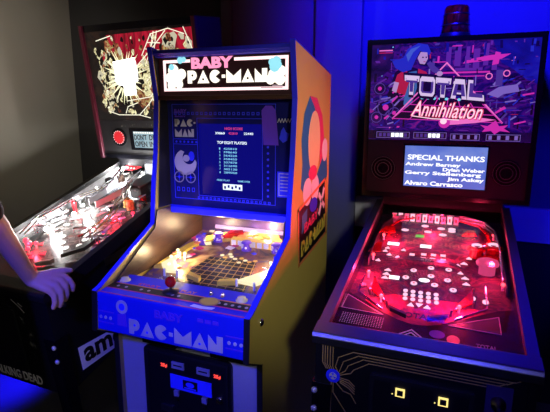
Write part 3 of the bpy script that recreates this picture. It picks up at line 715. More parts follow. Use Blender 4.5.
a.prism([(-.245,1.62),(-.225,1.69),(-.185,1.715),(-.17,1.66),(-.185,1.60)],FT,.002,.0028,'tl_red'); a.prism([(-.135,1.715),(-.10,1.70),(-.075,1.665),(-.11,1.64),(-.135,1.66)],FT,.002,.0028,'tl_red')
a.prism([(-.175,1.70),(-.14,1.705),(-.135,1.63),(-.155,1.56),(-.175,1.53),(-.19,1.56),(-.185,1.63)],FT,.002,.0026,'tl_suit')
a.prism([(-.20,1.765),(-.185,1.80),(-.14,1.823),(-.10,1.815),(-.085,1.785),(-.09,1.77),(-.13,1.79),(-.15,1.75),(-.165,1.71),(-.20,1.70),(-.235,1.72),(-.25,1.75),(-.225,1.755)],FT,.0028,.0036,'tl_hair')
a.prism([(-.19,1.775),(-.17,1.80),(-.13,1.812),(-.16,1.785),(-.18,1.745)],FT,.0036,.0042,'tl_hair_light')
a.prism([(-.128,1.785),(-.10,1.782),(-.096,1.755),(-.108,1.732),(-.128,1.735),(-.14,1.76)],FT,.0032,.004,'tl_face')
a.disc(FT,-.117,1.762,.004,.003,.004,.0045,'tl_ink',8); a.disc(FT,-.103,1.762,.004,.003,.004,.0045,'tl_ink',8); a.rect(FT,-.114,1.742,-.105,1.7445,.004,.0045,'tl_red')
a.prism([(-.10,1.735),(-.085,1.745),(-.06,1.72),(-.035,1.70),(-.045,1.685),(-.075,1.70)],FT,.003,.0042,'tl_violet'); a.disc(FT,-.042,1.69,.013,.011,.0042,.005,'tl_face',12)
a.prism([(-.245,1.62),(-.235,1.66),(-.215,1.655),(-.225,1.61)],FT,.003,.0042,'tl_face')
a.build('backglass_figure_print',tl)
a=MB()
for (u,v,r) in ((-.30,1.63,.03),(-.27,1.545,.045),(-.31,1.50,.03),(-.23,1.52,.03)): 
    a.disc(FT,u,v,r,r,.0012,.002,'tl_dark',20); a.line(FT,arc(u,v,r*.8,0,2*PI,14),.004,.002,.0026,'tl_violet'); a.disc(FT,u,v,r*.3,r*.3,.002,.0028,'tl_magenta',12)
rnd=random.Random(3)
for i in range(60):
    u=rnd.choice((rnd.uniform(.16,.33),rnd.uniform(-.33,-.20))); v=rnd.uniform(1.46,1.66); L=rnd.uniform(.015,.05); an=rnd.uniform(.2,1.2)
    a.line(FT,[(u,v),(u+L*math.cos(an),v+L*math.sin(an)*.6)],rnd.uniform(.003,.009),.0015,.0022,rnd.choice(['tl_violet','tl_purple','tl_magenta','tl_sheen','tl_ink','tl_hair']))
a.prism([(.155,1.60),(.20,1.63),(.27,1.64),(.28,1.61),(.22,1.60),(.20,1.585)],FT,.0022,.003,'tl_sheen'); a.rect(FT,.185,1.635,.212,1.70,.0016,.0024,'tl_violet')
a.prism([(.165,1.72),(.19,1.725),(.195,1.77),(.175,1.775)],FT,.0016,.0024,'tl_magenta'); 
for (u,v) in ((.158,1.675),(.225,1.685)): a.line(FT,arc(u,v,.012,0,2*PI,12),.004,.0016,.0024,'tl_pink')
a.build('backglass_machinery_print',tl)
a=MB()
tri=[(-.225,1.505),(-.02,1.728),(.215,1.49)]
a.line(FT,[(-.235,1.495),(-.015,1.735),(.225,1.48)],.006,.003,.0038,'tl_pink')
a.prism([(-.235,1.495),(-.125,1.59),(.125,1.575),(.225,1.48)],FT,.0028,.0034,'tl_ink')
for i in range(7):
    k=i/6; a.line(FT,[(-.235+k*.46,1.495-.015*k),(-.125+k*.25,1.59-.015*k)],.0035,.0034,.004,'tl_magenta')
for i in range(4):
    k=i/3; a.line(FT,[(-.235+k*.11,1.495+.095*k),(.225-.10*k,1.48+.095*k)],.0035,.0034,.004,'tl_magenta')
for i in range(9): a.disc(FT,-.11+i*.026,1.587-i*.0015,.0075,.006,.004,.0048,'tl_cyan',10)
a.build('backglass_grid',tl)
def blockword(mb,fr,u0,v0,u1,v1,w,m,grow=0.0,ink=None,cut=0.0):
    """wide angular metal letters T O T A L"""
    T_=[(0,1),(1,1),(.97,.70),(.66,.70),(.64,0),(.36,0),(.34,.70),(.03,.70)]
    O_=[(.12,0),(.88,0),(1,.16),(1,.84),(.88,1),(.12,1),(0,.84),(0,.16)]; Oi=[(.30,.26),(.70,.26),(.74,.32),(.74,.68),(.70,.74),(.30,.74),(.26,.68),(.26,.32)]
    A_=[(0,0),(.20,1),(.80,1),(1,0),(.70,0),(.66,.24),(.34,.24),(.30,0)]; Ai=[(.38,.44),(.62,.44),(.58,.74),(.42,.74)]
    L_=[(0,0),(0,1),(.30,1),(.30,.30),(1.0,.30),(1.06,0)]
    n=5; g=.07; cw=((u1-u0)-(n-1)*g*(u1-u0)/n)/n; st=cw+g*(u1-u0)/n
    for i,(o,h) in enumerate(((T_,None),(O_,Oi),(T_,None),(A_,Ai),(L_,None))):
        def P(q,gr): 
            return [(u0+i*st+(x+(x-.5)*gr)*cw, v0+(y+(y-.5)*gr*1.6)*(v1-v0)) for x,y in q]
        mb.prism(P(o,grow),fr,w,w+.0007,m)
        if h and ink: mb.prism(P(h,-grow*.6),fr,w+.0007,w+.0012,ink)
a=MB(); sk=lambda u,v,w:FT(u,v-(u+.16)*.10,w)
blockword(a,sk,-.190,1.604,.142,1.682,.0042,'tl_ink',.24); blockword(a,sk,-.190,1.604,.142,1.682,.0052,'tl_chrome',.05,'tl_ink'); blockword(a,sk,-.190,1.604,.142,1.682,.0066,'tl_violet',-.16,'tl_ink')
for i in range(4): 
    u=-.188+i*.067; a.prism([(u+.004,1.664),(u+.052,1.664),(u+.049,1.675),(u+.006,1.675)],sk,.0080,.0084,'tl_chrome')
a.build('title_lettering',tl)
a=MB(); s2=lambda u,v,w:FT(u,v-(u+.16)*.06,w)
a.text('Annihilation',s2,-.158,1.506,.150,1.580,.0045,.0054,'tl_scriptrim',.035,.42); a.text('Annihilation',s2,-.153,1.510,.145,1.576,.0054,.0064,'tl_script',.002,.42)
a.line(s2,[(-.15,1.508),(-.06,1.501),(.05,1.503)],.004,.0054,.0064,'tl_script')
a.build('script_lettering',tl)
q=MB(); q.disc(FT,-.008,1.478,.024,.024,.004,.0055,'tl_magenta',22); q.disc(FT,-.012,1.484,.014,.013,.0055,.0062,'tl_script',16); q.prism([(.012,1.488),(.13,1.502),(.20,1.492),(.12,1.478),(.012,1.468)],FT,.0034,.0042,'tl_pink'); q.prism([(.14,1.47),(.17,1.465),(.20,1.49),(.215,1.465),(.25,1.47),(.235,1.455),(.26,1.44),(.22,1.445),(.20,1.43),(.185,1.445),(.15,1.44),(.16,1.455)],FT,.003,.0038,'tl_magenta'); q.build('backglass_ball',tl)
for i,(u0,u1) in enumerate(((-.305,-.155),(-.172+.035,.005),(.022,.142),(.168,.302))):
    z=1.420-(.004 if i>1 else 0); q=MB(); q.rect(FT,u0,z-.014,u1,z+.014,.005,.0058,'tl_ink'); q.frame(FT,u0,z-.014,u1,z+.014,.002,.0058,.0066,'tl_sheen')
    n=7
    for k in range(n):
        w=(u1-u0-.016)/n; uu=u0+.008+k*w; lit=(i<2 and k>=3 and k<6)
        q.rect(FT,uu+.002,z-.009,uu+w-.002,z+.009,.0058,.0068,'score_white' if lit else 'tl_violet' if False else ('tl_sheen' if k%2==0 and i>1 else 'tl_ink')) if lit or i>1 else q.rect(FT,uu+.003,z-.008,uu+w-.003,z+.008,.0058,.0064,'tl_violet')
    q.build('score_display',tl)
# speaker panel and display
sp=MB(); sp.rect(FT,-.343,1.147,.343,1.396,-.004,0,'panel_black'); sp=sp.build('speaker_panel',T,.001)
for u in (-.268,.262):
    q=MB(); q.disc(FT,u,1.262,.058,.058,0,.003,'black_gloss',30)
    for r in (.054,.040,.026): q.line(FT,arc(u,1.262,r,0,2*PI,24),.003,.003,.005,'black_plastic')
    q.build('speaker',sp)
backlit('screen_blue',[(.25,(70,90,205)),(.5,(96,128,232)),(.75,(140,165,245))],5,.78,3,.4); glow('screen_white',(245,248,255),1.25); glow('screen_edge',(16,20,60),.5)
ds=MB(); ds.rect(FT,-.176,1.180,.186,1.376,0,.004,'black_gloss'); ds.rect(FT,-.170,1.184,.181,1.372,.004,.005,'screen_blue'); ds=ds.build('display_screen',T)
a=MB(); e=.0052
a.text('SPECIAL THANKS',FT,-.157,1.308,.172,1.332,e,.0058,'screen_white',.03)
for s_,u0,u1,v0 in (('Andrew Barney',-.166,.075,1.276),('Dylan Weber',.0,.176,1.255),('Gerry Stellenberg',-.166,.162,1.236),('Jim Askey',.022,.176,1.213),('Alvaro Carrasco',-.166,.09,1.190)):
    a.text(s_,FT,u0,v0,u1,v0+.021,e,.0058,'screen_white',.035)
a.build('display_lettering',ds)
# beacon standing on the backbox
B=empty('beacon',(TX-.008,TY+1.15,1.8475),label='dark red faceted beacon standing on top of the purple backglass pinball machine',category='beacon light')
printed('beacon_red',[(.35,(60,6,8)),(.5,(190,30,24)),(.6,(90,10,30)),(.72,(230,120,60))],26,.12,3,.5,(1,1,.35),.55)
q=MB(); q.lathe([(.066,0),(.066,.018),(.062,.024)],(0,0,0),'black_plastic',20); q.build('base',B)
q=MB(); q.lathe([(.063,.024),(.062,.034),(.059,.05),(.057,.08),(.054,.11),(.052,.132),(.048,.139),(.02,.141)],(0,0,0),'beacon_red',14,'z',False); q.build('dome',B)
q=MB()
for z,r in ((.055,.0595),(.10,.0555)): q.lathe([(r,z),(r+.002,z+.003),(r,z+.006)],(0,0,0),'dark_chrome',14)
q.build('band',B)

# ------------------------------------------------------------------ left: pinball machine with the white-lit backglass
WX,WYY,WT,WR=-1.6184,1.255,.1386,-.0271
W=empty('pinball_machine',(WX,WYY,0),WR,WT,label='black pinball machine beside the grey wall, white glare in its red-edged backglass',category='pinball machine')
printed('blade_grey',[(.35,(96,96,98)),(.6,(150,150,152))],7,.3,4,.8,(1,1,1),.25)
cab,bb=shell(W,.455,.62,.90,.19,1.846,'black_lam','black_plastic','black_gloss',-math.tan(WT),'blade_grey')
# cabinet print and lettering
fr=front(0); a=MB()
a.text('THE WALKING DEAD',fr,-.235,.470,.158,.512,0,.0012,'print_white',.02); a.build('cabinet_lettering',cab)
printed('zombie_print',[(.42,(14,14,14)),(.55,(40,40,38)),(.63,(120,118,108)),(.7,(30,28,28))],16,.45,8,2.0)
a=MB()
for (u,v,r,s_) in [(.155,.655,.022,1.5),(.15,.60,.016,1.3),(.165,.70,.014,1.4),(.09,.80,.020,.9),(.06,.83,.018,1),(.13,.76,.014,1.6),(.02,.72,.05,1.3),(-.08,.74,.06,1.4),(-.16,.68,.05,1.5),(.06,.62,.03,1.5),(-.02,.58,.04,1.2),(-.2,.80,.04,1)]:
    pts=[(u+r*(.75+.35*math.sin(k*2.4+u*40))*math.cos(2*PI*k/12), v+r*s_*(.75+.35*math.cos(k*1.9+v*30))*math.sin(2*PI*k/12)) for k in range(12)]
    a.prism(pts,fr,0,.0009,'zombie_print')
a.line(fr,[(.10,.845),(.135,.82),(.155,.80)],.004,.0009,.0014,'print_grey'); a.line(fr,[(.135,.835),(.15,.825)],.004,.0009,.0014,'print_grey')
a.build('cabinet_print',cab)
q=MB(); sd=rside(.285); q.prism([(.088,.615),(.089,.511),(.330,.490),(.326,.575)],sd,0,.0012,'print_white')
sk=lambda u,v,w: sd(u,v-(u-.1)*.13,w)
q.text('amc',sk,.108,.533,.318,.596,.0012,.0022,'print_black',.03); q.build('side_sticker',cab)
q=MB(); q.rect(sd,.29,.872,.455,.905,.0065,.0085,'dark_chrome'); q.build('rail_plate',cab)
q=MB(); q.lathe([(.016,0),(.016,.006),(.011,.010),(.002,.011)],(.285,.075,.822),'black_plastic',18,'x'); q.build('flipper_button',W)
q=MB(); q.rect(fr,-.13,.52,.10,.80,0,.006,'black_plastic') ; q=q.build('coin_door',W,.002)
# playfield
WF=sheet(.85,.16)
printed('grave_field',[(.3,(24,22,22)),(.45,(96,92,88)),(.55,(40,36,36)),(.66,(150,146,140)),(.78,(60,50,50))],10,.3,8,2.0)
printed('ramp_grey',[(.35,(90,92,96)),(.6,(170,172,176))],12,.25,4,.8,(1,1,1),.7)
glow('bulb_white',(255,252,246),7.0); glow('insert_pale',(255,250,240),1.7); glow('bulb_red',(255,40,60),5.0); glow('panel_white',(244,246,255),.95)
pf=MB(); pf.rect(WF,-.262,.03,.262,1.09,-.012,0,'grave_field'); pf=pf.build('playfield',W)
for (u,v,m,h,r) in [(-.147,.404,'bulb_white',.03,.013),(-.135,.43,'bulb_white',.03,.009),(-.124,.551,'bulb_white',.03,.012),(-.105,.58,'bulb_white',.03,.008),(-.11,.71,'bulb_white',.04,.009),(-.03,.80,'bulb_white',.03,.008),(-.212,.808,'bulb_white',.04,.008),(-.05,1.0,'bulb_white',.05,.010),(.06,.93,'bulb_white',.04,.008),(-.21,1.02,'bulb_white',.05,.009),(.03,.62,'bulb_white',.03,.007),
    (-.123,.282,'bulb_red',.03,.015),(-.136,.239,'bulb_red',.03,.013),(-.16,.30,'bulb_red',.03,.012),(-.09,.25,'bulb_red',.03,.010),(-.18,.26,'bulb_red',.02,.009),(-.10,.30,'bulb_red',.025,.009),(.16,.55,'bulb_red',.03,.009),(.18,.62,'bulb_red',.03,.008),(.15,.45,'bulb_red',.02,.007),(.20,.85,'bulb_red',.03,.008)]:
    bulb(pf,WF,u,v,h,m,r)
for (u,v) in [(-.054,.406),(.016,.465),(.077,.408),(.109,.333),(.05,.44),(.09,.36),(-.01,.36),(.04,.33),(.13,.42),(0,.53)]:
    MB().disc(WF,u,v,.014,.014,.001,.004,'insert_pale',16).build('insert_lamp',pf)
for (u,v) in [(-.09,.255),(-.06,.235),(-.03,.27),(-.11,.33),(.155,.40),(.17,.48)]:
    MB().prism([(u-.02,v-.012),(u+.02,v-.008),(u,v+.018)],WF,.001,.004,'insert_red').build('insert_lamp',pf)
q=MB()
for du in (0,.028): q.tube([WF(-.19+du,.30,.06),WF(-.20+du,.42,.085),WF(-.15+du,.55,.10),WF(-.09+du,.68,.10),WF(-.10+du,.82,.095),WF(-.16+du,.95,.09)],.0035,'chrome',8)
for i in range(7):
    v=.42+i*.08; u=-.19+.10*math.sin((v-.3)*2.2); q.tube([WF(u-.003,v,.084),WF(u+.016,v,.072),WF(u+.034,v,.084)],.003,'chrome',6)
q.build('wire_ramp',pf)
q=MB()
for du in (0,.03): q.tube([WF(.12+du,.35,.05),WF(.14+du,.50,.075),WF(.10+du,.65,.095),WF(.02+du,.80,.10),WF(-.02+du,.95,.09)],.0035,'chrome',8)
q.build('wire_ramp',pf)
q=MB(); q.prism([(-.06,.60),(.00,.58),(.03,.72),(.0,.86),(-.05,.90),(-.09,.84),(-.055,.72)],WF,.055,.060,'ramp_grey'); q.prism([(-.06,.60),(-.055,.72),(-.09,.84),(-.095,.84),(-.06,.72),(-.066,.60)],WF,.06,.09,'clear_plastic'); q.prism([(.0,.58),(.035,.72),(.005,.86),(.0,.86),(.03,.72),(-.005,.58)],WF,.06,.09,'clear_plastic'); q.build('ramp',pf)
q=MB(); q.prism([(.02,.80),(.10,.79),(.12,.90),(.04,.93)],WF,.01,.075,'black_plastic'); q.prism([(.015,.795),(.105,.785),(.125,.905),(.035,.935)],WF,.075,.08,'dark_chrome'); q.build('crypt_box',pf)
q=MB(); q.prism([(-.22,1.03),(-.14,1.02),(-.11,1.07),(-.20,1.09)],WF,.05,.062,'red_plastic')
for i in range(5): q.ball(WF(-.215+i*.022,1.032-.002*i,.064),.005,'insert_pale',8,6)
q.tube([WF(-.17,1.05,0),WF(-.17,1.05,.05)],.006,'chrome',8); q.build('red_flag',pf)
q=MB(); q.prism([(-.03,1.0),(.10,1.0),(.10,1.015),(-.03,1.015)],WF,.01,.10,'panel_white'); q.build('back_panel',pf)
for i,(u,v,r,h,m) in enumerate([(-.20,.90,.03,.06,'black_plastic'),(-.15,.93,.022,.07,'brown_wood'),(.10,.70,.022,.05,'print_orange'),(.13,.76,.02,.05,'red_plastic'),(.06,.72,.02,.05,'print_gold'),(.17,.70,.025,.05,'black_plastic'),(-.19,.62,.012,.07,'red_plastic'),(-.02,.68,.016,.05,'black_plastic')]):
    q=MB(); c=WF(u,v,0); q.lathe([(r,0),(r*.8,h*.4),(r*1.0,h*.55),(r*.8,h*.9),(r*.3,h)],c,m,12); q.build('figurine',pf)
for (u,v,L,an) in [(-.17,.46,.07,1.1),(-.09,.49,.06,.6),(.02,.56,.06,1.2),(.07,.60,.07,.3),(-.17,.73,.06,1.3),(-.22,.68,.05,1.5),(.03,.42,.05,.9),(-.06,.93,.07,.2),(.10,.56,.05,.8)]:
    q=MB(); c,s_=math.cos(an),math.sin(an); q.prism([(u,v),(u+L*c,v+L*s_),(u+L*c-.018*s_,v+L*s_+.018*c),(u-.022*s_,v+.022*c)],WF,.03,.034,'clear_plastic')
    for k in (.1,.9): q.tube([WF(u+L*c*k,v+L*s_*k,0),WF(u+L*c*k,v+L*s_*k,.034)],.004,'chrome',8)
    q.build('lane_plastic',pf)
rnd=random.Random(9)
for i in range(60):
    u,v=rnd.uniform(-.235,.22),rnd.uniform(.36,1.04); L_=rnd.uniform(.02,.06); an=rnd.uniform(.2,1.9); h=rnd.uniform(.01,.06); c,s_=math.cos(an),math.sin(an); wd_=rnd.uniform(.003,.014)
    q=MB(); q.prism([(u,v),(u+L_*c,v+L_*s_),(u+L_*c-wd_*s_,v+L_*s_+wd_*c),(u-wd_*1.4*s_,v+wd_*1.4*c)],WF,h,h+.004,rnd.choice(['clear_plastic','chrome','dark_chrome','black_plastic','print_white','clear_plastic','print_grey','red_plastic' if u>.05 else 'chrome']))
    q.tube([WF(u,v,0),WF(u,v,h)],.003,'chrome',6); q.build('lane_plastic',pf)
for s in (-1,1):
    q=MB(); q.prism([(s*.085,.205),(s*.092,.222),(s*.03,.19),(s*.032,.178)],WF,.008,.026,'white_rubber'); q.build('flipper',pf)
    q=MB(); q.prism([(s*.10,.25),(s*.165,.32),(s*.165,.41)],WF,.012,.028,'black_plastic'); q.build('slingshot',pf)
WA=sheet(.862,.16)
ap=MB(); ap.prism([(-.262,.05),(.262,.05),(.262,.29),(.05,.165),(-.05,.165),(-.262,.29)],WA,-.004,0,'black_plastic'); ap.build('apron',W)
# backbox: red edge trim, backglass, speaker panel
for s in (-1,1):
    q=MB(); x0,x1=sorted((s*.367,s*.345)); q.box(x0,x1,1.030,1.052,1.127,1.846,'red_trim'); q.build('edge_trim',bb,.002)
for z0,z1 in ((1.812,1.846),(1.127,1.15)): MB().rect(front(1.05),-.345,z0,.345,z1,0,.008,'black_gloss').build('frame_rail',bb)
backlit('gl_dark',[(.3,(5,4,4)),(.5,(18,9,8)),(.62,(42,24,16)),(.75,(14,8,8))],10,.8,8,1.5)
backlit('gl_red',[(.3,(120,10,30)),(.5,(205,26,56)),(.7,(90,8,20))],9,.8,4,.6,(3,1,.6))
backlit('gl_pale',[(.36,(80,64,30)),(.46,(235,230,180)),(.56,(150,130,80)),(.64,(255,250,220)),(.74,(120,110,70))],26,1.3,8,1.8)
backlit('gl_ember',[(.35,(40,24,14)),(.5,(170,90,60)),(.6,(210,190,120)),(.7,(90,30,26))],30,.75,8,1.5)
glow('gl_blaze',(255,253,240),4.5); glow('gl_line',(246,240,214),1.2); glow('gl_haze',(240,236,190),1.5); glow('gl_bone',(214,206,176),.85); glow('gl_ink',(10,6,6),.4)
FW=front(1.047)
bg=MB(); bg.rect(FW,-.345,1.345,.345,1.812,-.004,0,'gl_dark'); bg=bg.build('backglass',W)
a=MB()
a.prism([(-.20,1.79),(.345,1.80),(.345,1.70),(.12,1.68),(.02,1.62),(-.10,1.66),(-.17,1.70)],FW,0,.0006,'gl_red')
a.prism([(-.10,1.50),(.06,1.52),(.10,1.44),(.0,1.41),(-.08,1.45)],FW,0,.0006,'gl_ember'); a.prism([(.06,1.55),(.30,1.60),(.32,1.40),(.10,1.40)],FW,0,.0007,'gl_ember')
a.build('backglass_scene_print',bg)
rnd=random.Random(11)
a=MB()
def rag(u,v,ru,rv,m,w,n=14):
    a.prism([(u+ru*rnd.uniform(.7,1.15)*math.cos(2*PI*k/n), v+rv*rnd.uniform(.7,1.15)*math.sin(2*PI*k/n)) for k in range(n)],FW,w,w+.0006,m)
for (u,v,ru,rv,m) in [(-.235,1.66,.035,.055,'gl_pale'),(-.24,1.58,.05,.06,'gl_pale'),(-.235,1.50,.04,.06,'gl_pale'),(-.225,1.44,.032,.05,'gl_bone'),(-.15,1.71,.035,.05,'gl_ember'),(-.12,1.67,.03,.04,'gl_ember'),(.03,1.58,.05,.07,'gl_pale'),(.05,1.50,.05,.05,'gl_pale'),(.20,1.74,.05,.05,'gl_bone'),(.31,1.72,.022,.04,'gl_bone'),(.20,1.68,.07,.04,'gl_ember'),(-.20,1.74,.025,.035,'gl_ember'),(.02,1.43,.06,.03,'gl_ember')]: rag(u,v,ru,rv,m,.0008)
for (u,v,r) in [(-.24,1.61,.012),(-.225,1.455,.010),(-.24,1.45,.008),(.185,1.75,.012),(.215,1.75,.012),(.20,1.725,.01),(-.235,1.515,.010),(-.22,1.66,.01),(.31,1.73,.008),(.025,1.60,.012)]: rag(u,v,r,r,'gl_ink',.0016,9)
a.build('backglass_crowd_print',bg)
a=MB()
for i in range(250):
    k=rnd.random()
    u,v=(rnd.uniform(-.285,-.18),rnd.uniform(1.40,1.72)) if k<.5 else (rnd.uniform(.0,.14),rnd.uniform(1.40,1.66)) if k<.72 else (rnd.uniform(-.20,.02),rnd.uniform(1.38,1.46)) if k<.84 else (rnd.uniform(-.2,.32),rnd.uniform(1.66,1.78))
    r=rnd.uniform(.005,.017); w=.0024+.000002*i
    a.prism([(u+r*rnd.uniform(.4,1.3)*math.cos(2*PI*q_/7),v+r*1.5*rnd.uniform(.4,1.3)*math.sin(2*PI*q_/7)) for q_ in range(7)],FW,w,w+.0002,rnd.choice(['gl_pale','gl_ink','gl_ember','gl_bone','gl_pale','gl_dark','gl_red' if v>1.6 else 'gl_ink']))
a.build('backglass_detail_print',bg)
a=MB()
for p in [[(-.27,1.765),(-.17,1.785)],[(.02,1.68),(.09,1.78),(.10,1.745),(.04,1.64)],[(.09,1.78),(.20,1.80),(.29,1.77)],[(-.02,1.63),(.10,1.72),(.18,1.79)],[(.05,1.71),(.13,1.70)],[(.065,1.74),(.14,1.735)],[(.11,1.79),(.07,1.68)],[(.13,1.79),(.10,1.70)],[(.29,1.80),(.33,1.70),(.26,1.68),(.20,1.69)],
          [(-.26,1.395),(-.19,1.375),(-.05,1.375),(.02,1.43),(.05,1.46)],[(-.05,1.375),(.02,1.36)],[(-.12,1.45),(.04,1.47),(.07,1.50)],[(-.14,1.385),(-.12,1.42),(-.05,1.44)]]:
    a.line(FW,p,.0045,.0031,.0035,'gl_line')
for i in range(34):  # glow spreading from the glare, drawn as bright wedges
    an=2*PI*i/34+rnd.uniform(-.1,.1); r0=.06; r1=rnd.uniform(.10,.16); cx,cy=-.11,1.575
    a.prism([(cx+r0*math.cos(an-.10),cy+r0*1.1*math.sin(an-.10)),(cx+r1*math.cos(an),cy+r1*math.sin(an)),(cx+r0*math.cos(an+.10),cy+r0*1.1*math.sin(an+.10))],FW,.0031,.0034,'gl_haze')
a.build('backglass_lines_rays',bg)
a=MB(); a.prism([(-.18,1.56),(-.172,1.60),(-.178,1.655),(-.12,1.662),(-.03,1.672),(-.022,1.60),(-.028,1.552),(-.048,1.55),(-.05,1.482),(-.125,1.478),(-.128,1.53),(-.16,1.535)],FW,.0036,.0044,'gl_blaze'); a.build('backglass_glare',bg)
sp=MB(); sp.rect(FW,-.345,1.150,.345,1.343,-.004,0,'black_plastic'); sp=sp.build('speaker_panel',W,.001)
glow('spk_red',(235,18,36),1.0); glow('spk_dot',(255,200,200),1.2)
for sx in (-1,1):
    q=MB(); u=sx*.216; q.disc(FW,u,1.249,.050,.050,0,.004,'black_gloss',26); q.disc(FW,u,1.249,.036,.036,.004,.008,'spk_red',24)
    for k in range(16): q.disc(FW,u+.036*math.cos(2*PI*k/16),1.249+.036*math.sin(2*PI*k/16),.0028,.0028,.008,.010,'spk_dot',8)
    q.build('speaker',sp)
q=MB()
for k in range(16): q.prism([(-.19+k*.012,1.308),(-.186+k*.012,1.308),(-.181+k*.012,1.326),(-.185+k*.012,1.326)],FW,0,.001,'zombie_print')
for k in range(16): q.prism([(.0+k*.012,1.308),(.004+k*.012,1.308),(.009+k*.012,1.326),(.005+k*.012,1.326)],FW,0,.001,'zombie_print')
q.build('panel_print',sp)
backlit('dmd_pale',[(.3,(120,160,180)),(.5,(175,205,215)),(.7,(140,180,195))],14,.8,3,.3); glow('dmd_white',(250,250,240),1.2)
ds=MB(); ds.rect(FW,-.140,1.180,.150,1.300,0,.004,'black_gloss'); ds.rect(FW,-.112,1.194,.122,1.284,.004,.005,'dmd_pale'); ds=ds.build('display_screen',W)
a=MB(); 
for s_,u0,u1,v in (("DON'T",-.108,-.022,1.238),('DEAD',-.005,.080,1.238),('OPEN',-.108,-.025,1.200),('INSIDE',-.008,.110,1.200)): a.text(s_,FW,u0,v,u1,v+.030,.005,.006,'gl_ink',.02)
for k in range(15): a.rect(FW,-.108+k*.015,1.274,-.097+k*.015,1.282,.005,.006,'dmd_white')
a.build('display_lettering',ds)

# ------------------------------------------------------------------ the player at the left machine
def cap(mb,p0,r0,p1,r1,m='skin',sg=14):
    p0,p1=Vector(p0),Vector(p1); ax=p1-p0; L=ax.length
    if L<1e-5: return mb.ball(p0,r0,m,sg,10)
    pts=[];rs=[]; d=ax/L
    for k in range(6): a=-PI/2+PI/2*k/6; pts.append(p0+d*r0*math.sin(a)); rs.append(max(r0*math.cos(a),1e-4))
    for k in range(7): a=PI/2*k/6; pts.append(p1+d*r1*math.sin(a)); rs.append(max(r1*math.cos(a),1e-4))
    return mb.tube(pts,rs,m,sg)
def chain(mb,pts,rs):
    for i in range(len(pts)-1): cap(mb,pts[i],rs[i],pts[i+1],rs[i+1])
def fuse(mb,name,parent,m,vox,smooth=2,cut=None):
    o=mb.build(name,parent,split=False)
    r=o.modifiers.new('r','REMESH'); r.mode='VOXEL'; r.voxel_size=vox; r.use_smooth_shade=True
    s=o.modifiers.new('s','SMOOTH'); s.iterations=smooth; s.factor=.5
    dg=bpy.context.evaluated_depsgraph_get(); dg.update()
    me=bpy.data.meshes.new_from_object(o.evaluated_get(dg)); o.modifiers.clear(); o.data=me
    me.materials.clear(); me.materials.append(MATS[m])
    for p in me.polygons: p.use_smooth=True
    return o
PER=empty('person',(-1.47,.80,0),label='person in black shirt with a hand resting on a pinball machine corner',category='person')
PO=Vector((-1.47,.80,0))
def L(p): return tuple(Vector(p)-PO)
body=MB()
sho={1:(-1.305,.79,1.455),-1:(-1.655,.77,1.455)}
elb={1:(-1.342,.943,1.245),-1:(-1.87,.93,1.20)}
mx=lambda p:(2*-1.615-p[0],p[1]+.03,p[2])
wr=(-1.372,1.108,.948)
wri={1:wr,-1:mx(wr)}
# trunk
tr=[((-1.48,.755,.93),.125),((-1.48,.755,1.05),.120),((-1.48,.76,1.20),.125),((-1.48,.775,1.33),.130),((-1.478,.785,1.41),.11),((-1.465,.80,1.475),.062),((-1.43,.855,1.545),.055)]
for dx in (-.075,.075):
    chain(body,[L((p[0]+dx*(1 if i<5 else .2),p[1],p[2])) for i,(p,_) in enumerate(tr)],[r*(.86 if i<5 else 1) for i,(_,r) in enumerate(tr)])
for s in (-1,1):
    chain(body,[L((-1.47,.785,1.43)),L(sho[s])],[.07,.058]); chain(body,[L(sho[s]),L(elb[s])],[.055,.042])
    e,w=Vector(elb[s]),Vector(wri[s]); chain(body,[L(e),L(e.lerp(w,.28)),L(e.lerp(w,.75)),L(w)],[.037,.039,.030,.025])
hip={1:(-1.40,.755,.90),-1:(-1.56,.755,.90)}; kne={1:(-1.385,.80,.49),-1:(-1.585,.82,.49)}; ank={1:(-1.38,.74,.09),-1:(-1.60,.76,.09)}
for s in (-1,1): chain(body,[L(hip[s]),L(kne[s]),L(ank[s])],[.088,.058,.042])
# hands
def hand(s):
    f=(lambda p:L(p)) if s>0 else (lambda p:L(mx(p)))
    K=[(-1.303,1.190,.936),(-1.297,1.166,.932),(-1.295,1.141,.924),(-1.300,1.117,.913)]
    pal=[(-1.355,1.140,.950),(-1.358,1.128,.949),(-1.360,1.116,.945),(-1.363,1.104,.940)]
    for k,p in zip(K,pal): chain(body,[f(wr),f(p),f(k)],[.025,.020,.0140])
    F=[[(-1.276,1.199,.926),(-1.265,1.203,.905),(-1.267,1.202,.889)],
       [(-1.271,1.172,.914),(-1.267,1.172,.884),(-1.274,1.168,.862)],
       [(-1.270,1.145,.902),(-1.268,1.144,.871),(-1.276,1.140,.848)],
       [(-1.277,1.119,.893),(-1.275,1.117,.868),(-1.282,1.114,.850)]]
    sq=lambda p:(p[0]-.009,1.152+(p[1]-1.152)*.88,p[2])
    F=[[sq(x) for x in q] for q in F]
    for k,q in zip(K,F): chain(body,[f(k)]+[f(x) for x in q],[.0130,.0112,.0100,.0088])
    chain(body,[f((-1.36,1.130,.950)),f((-1.338,1.175,.956)),f((-1.322,1.205,.955)),f((-1.309,1.225,.950))],[.018,.0145,.012,.0095])
hand(1); hand(-1)
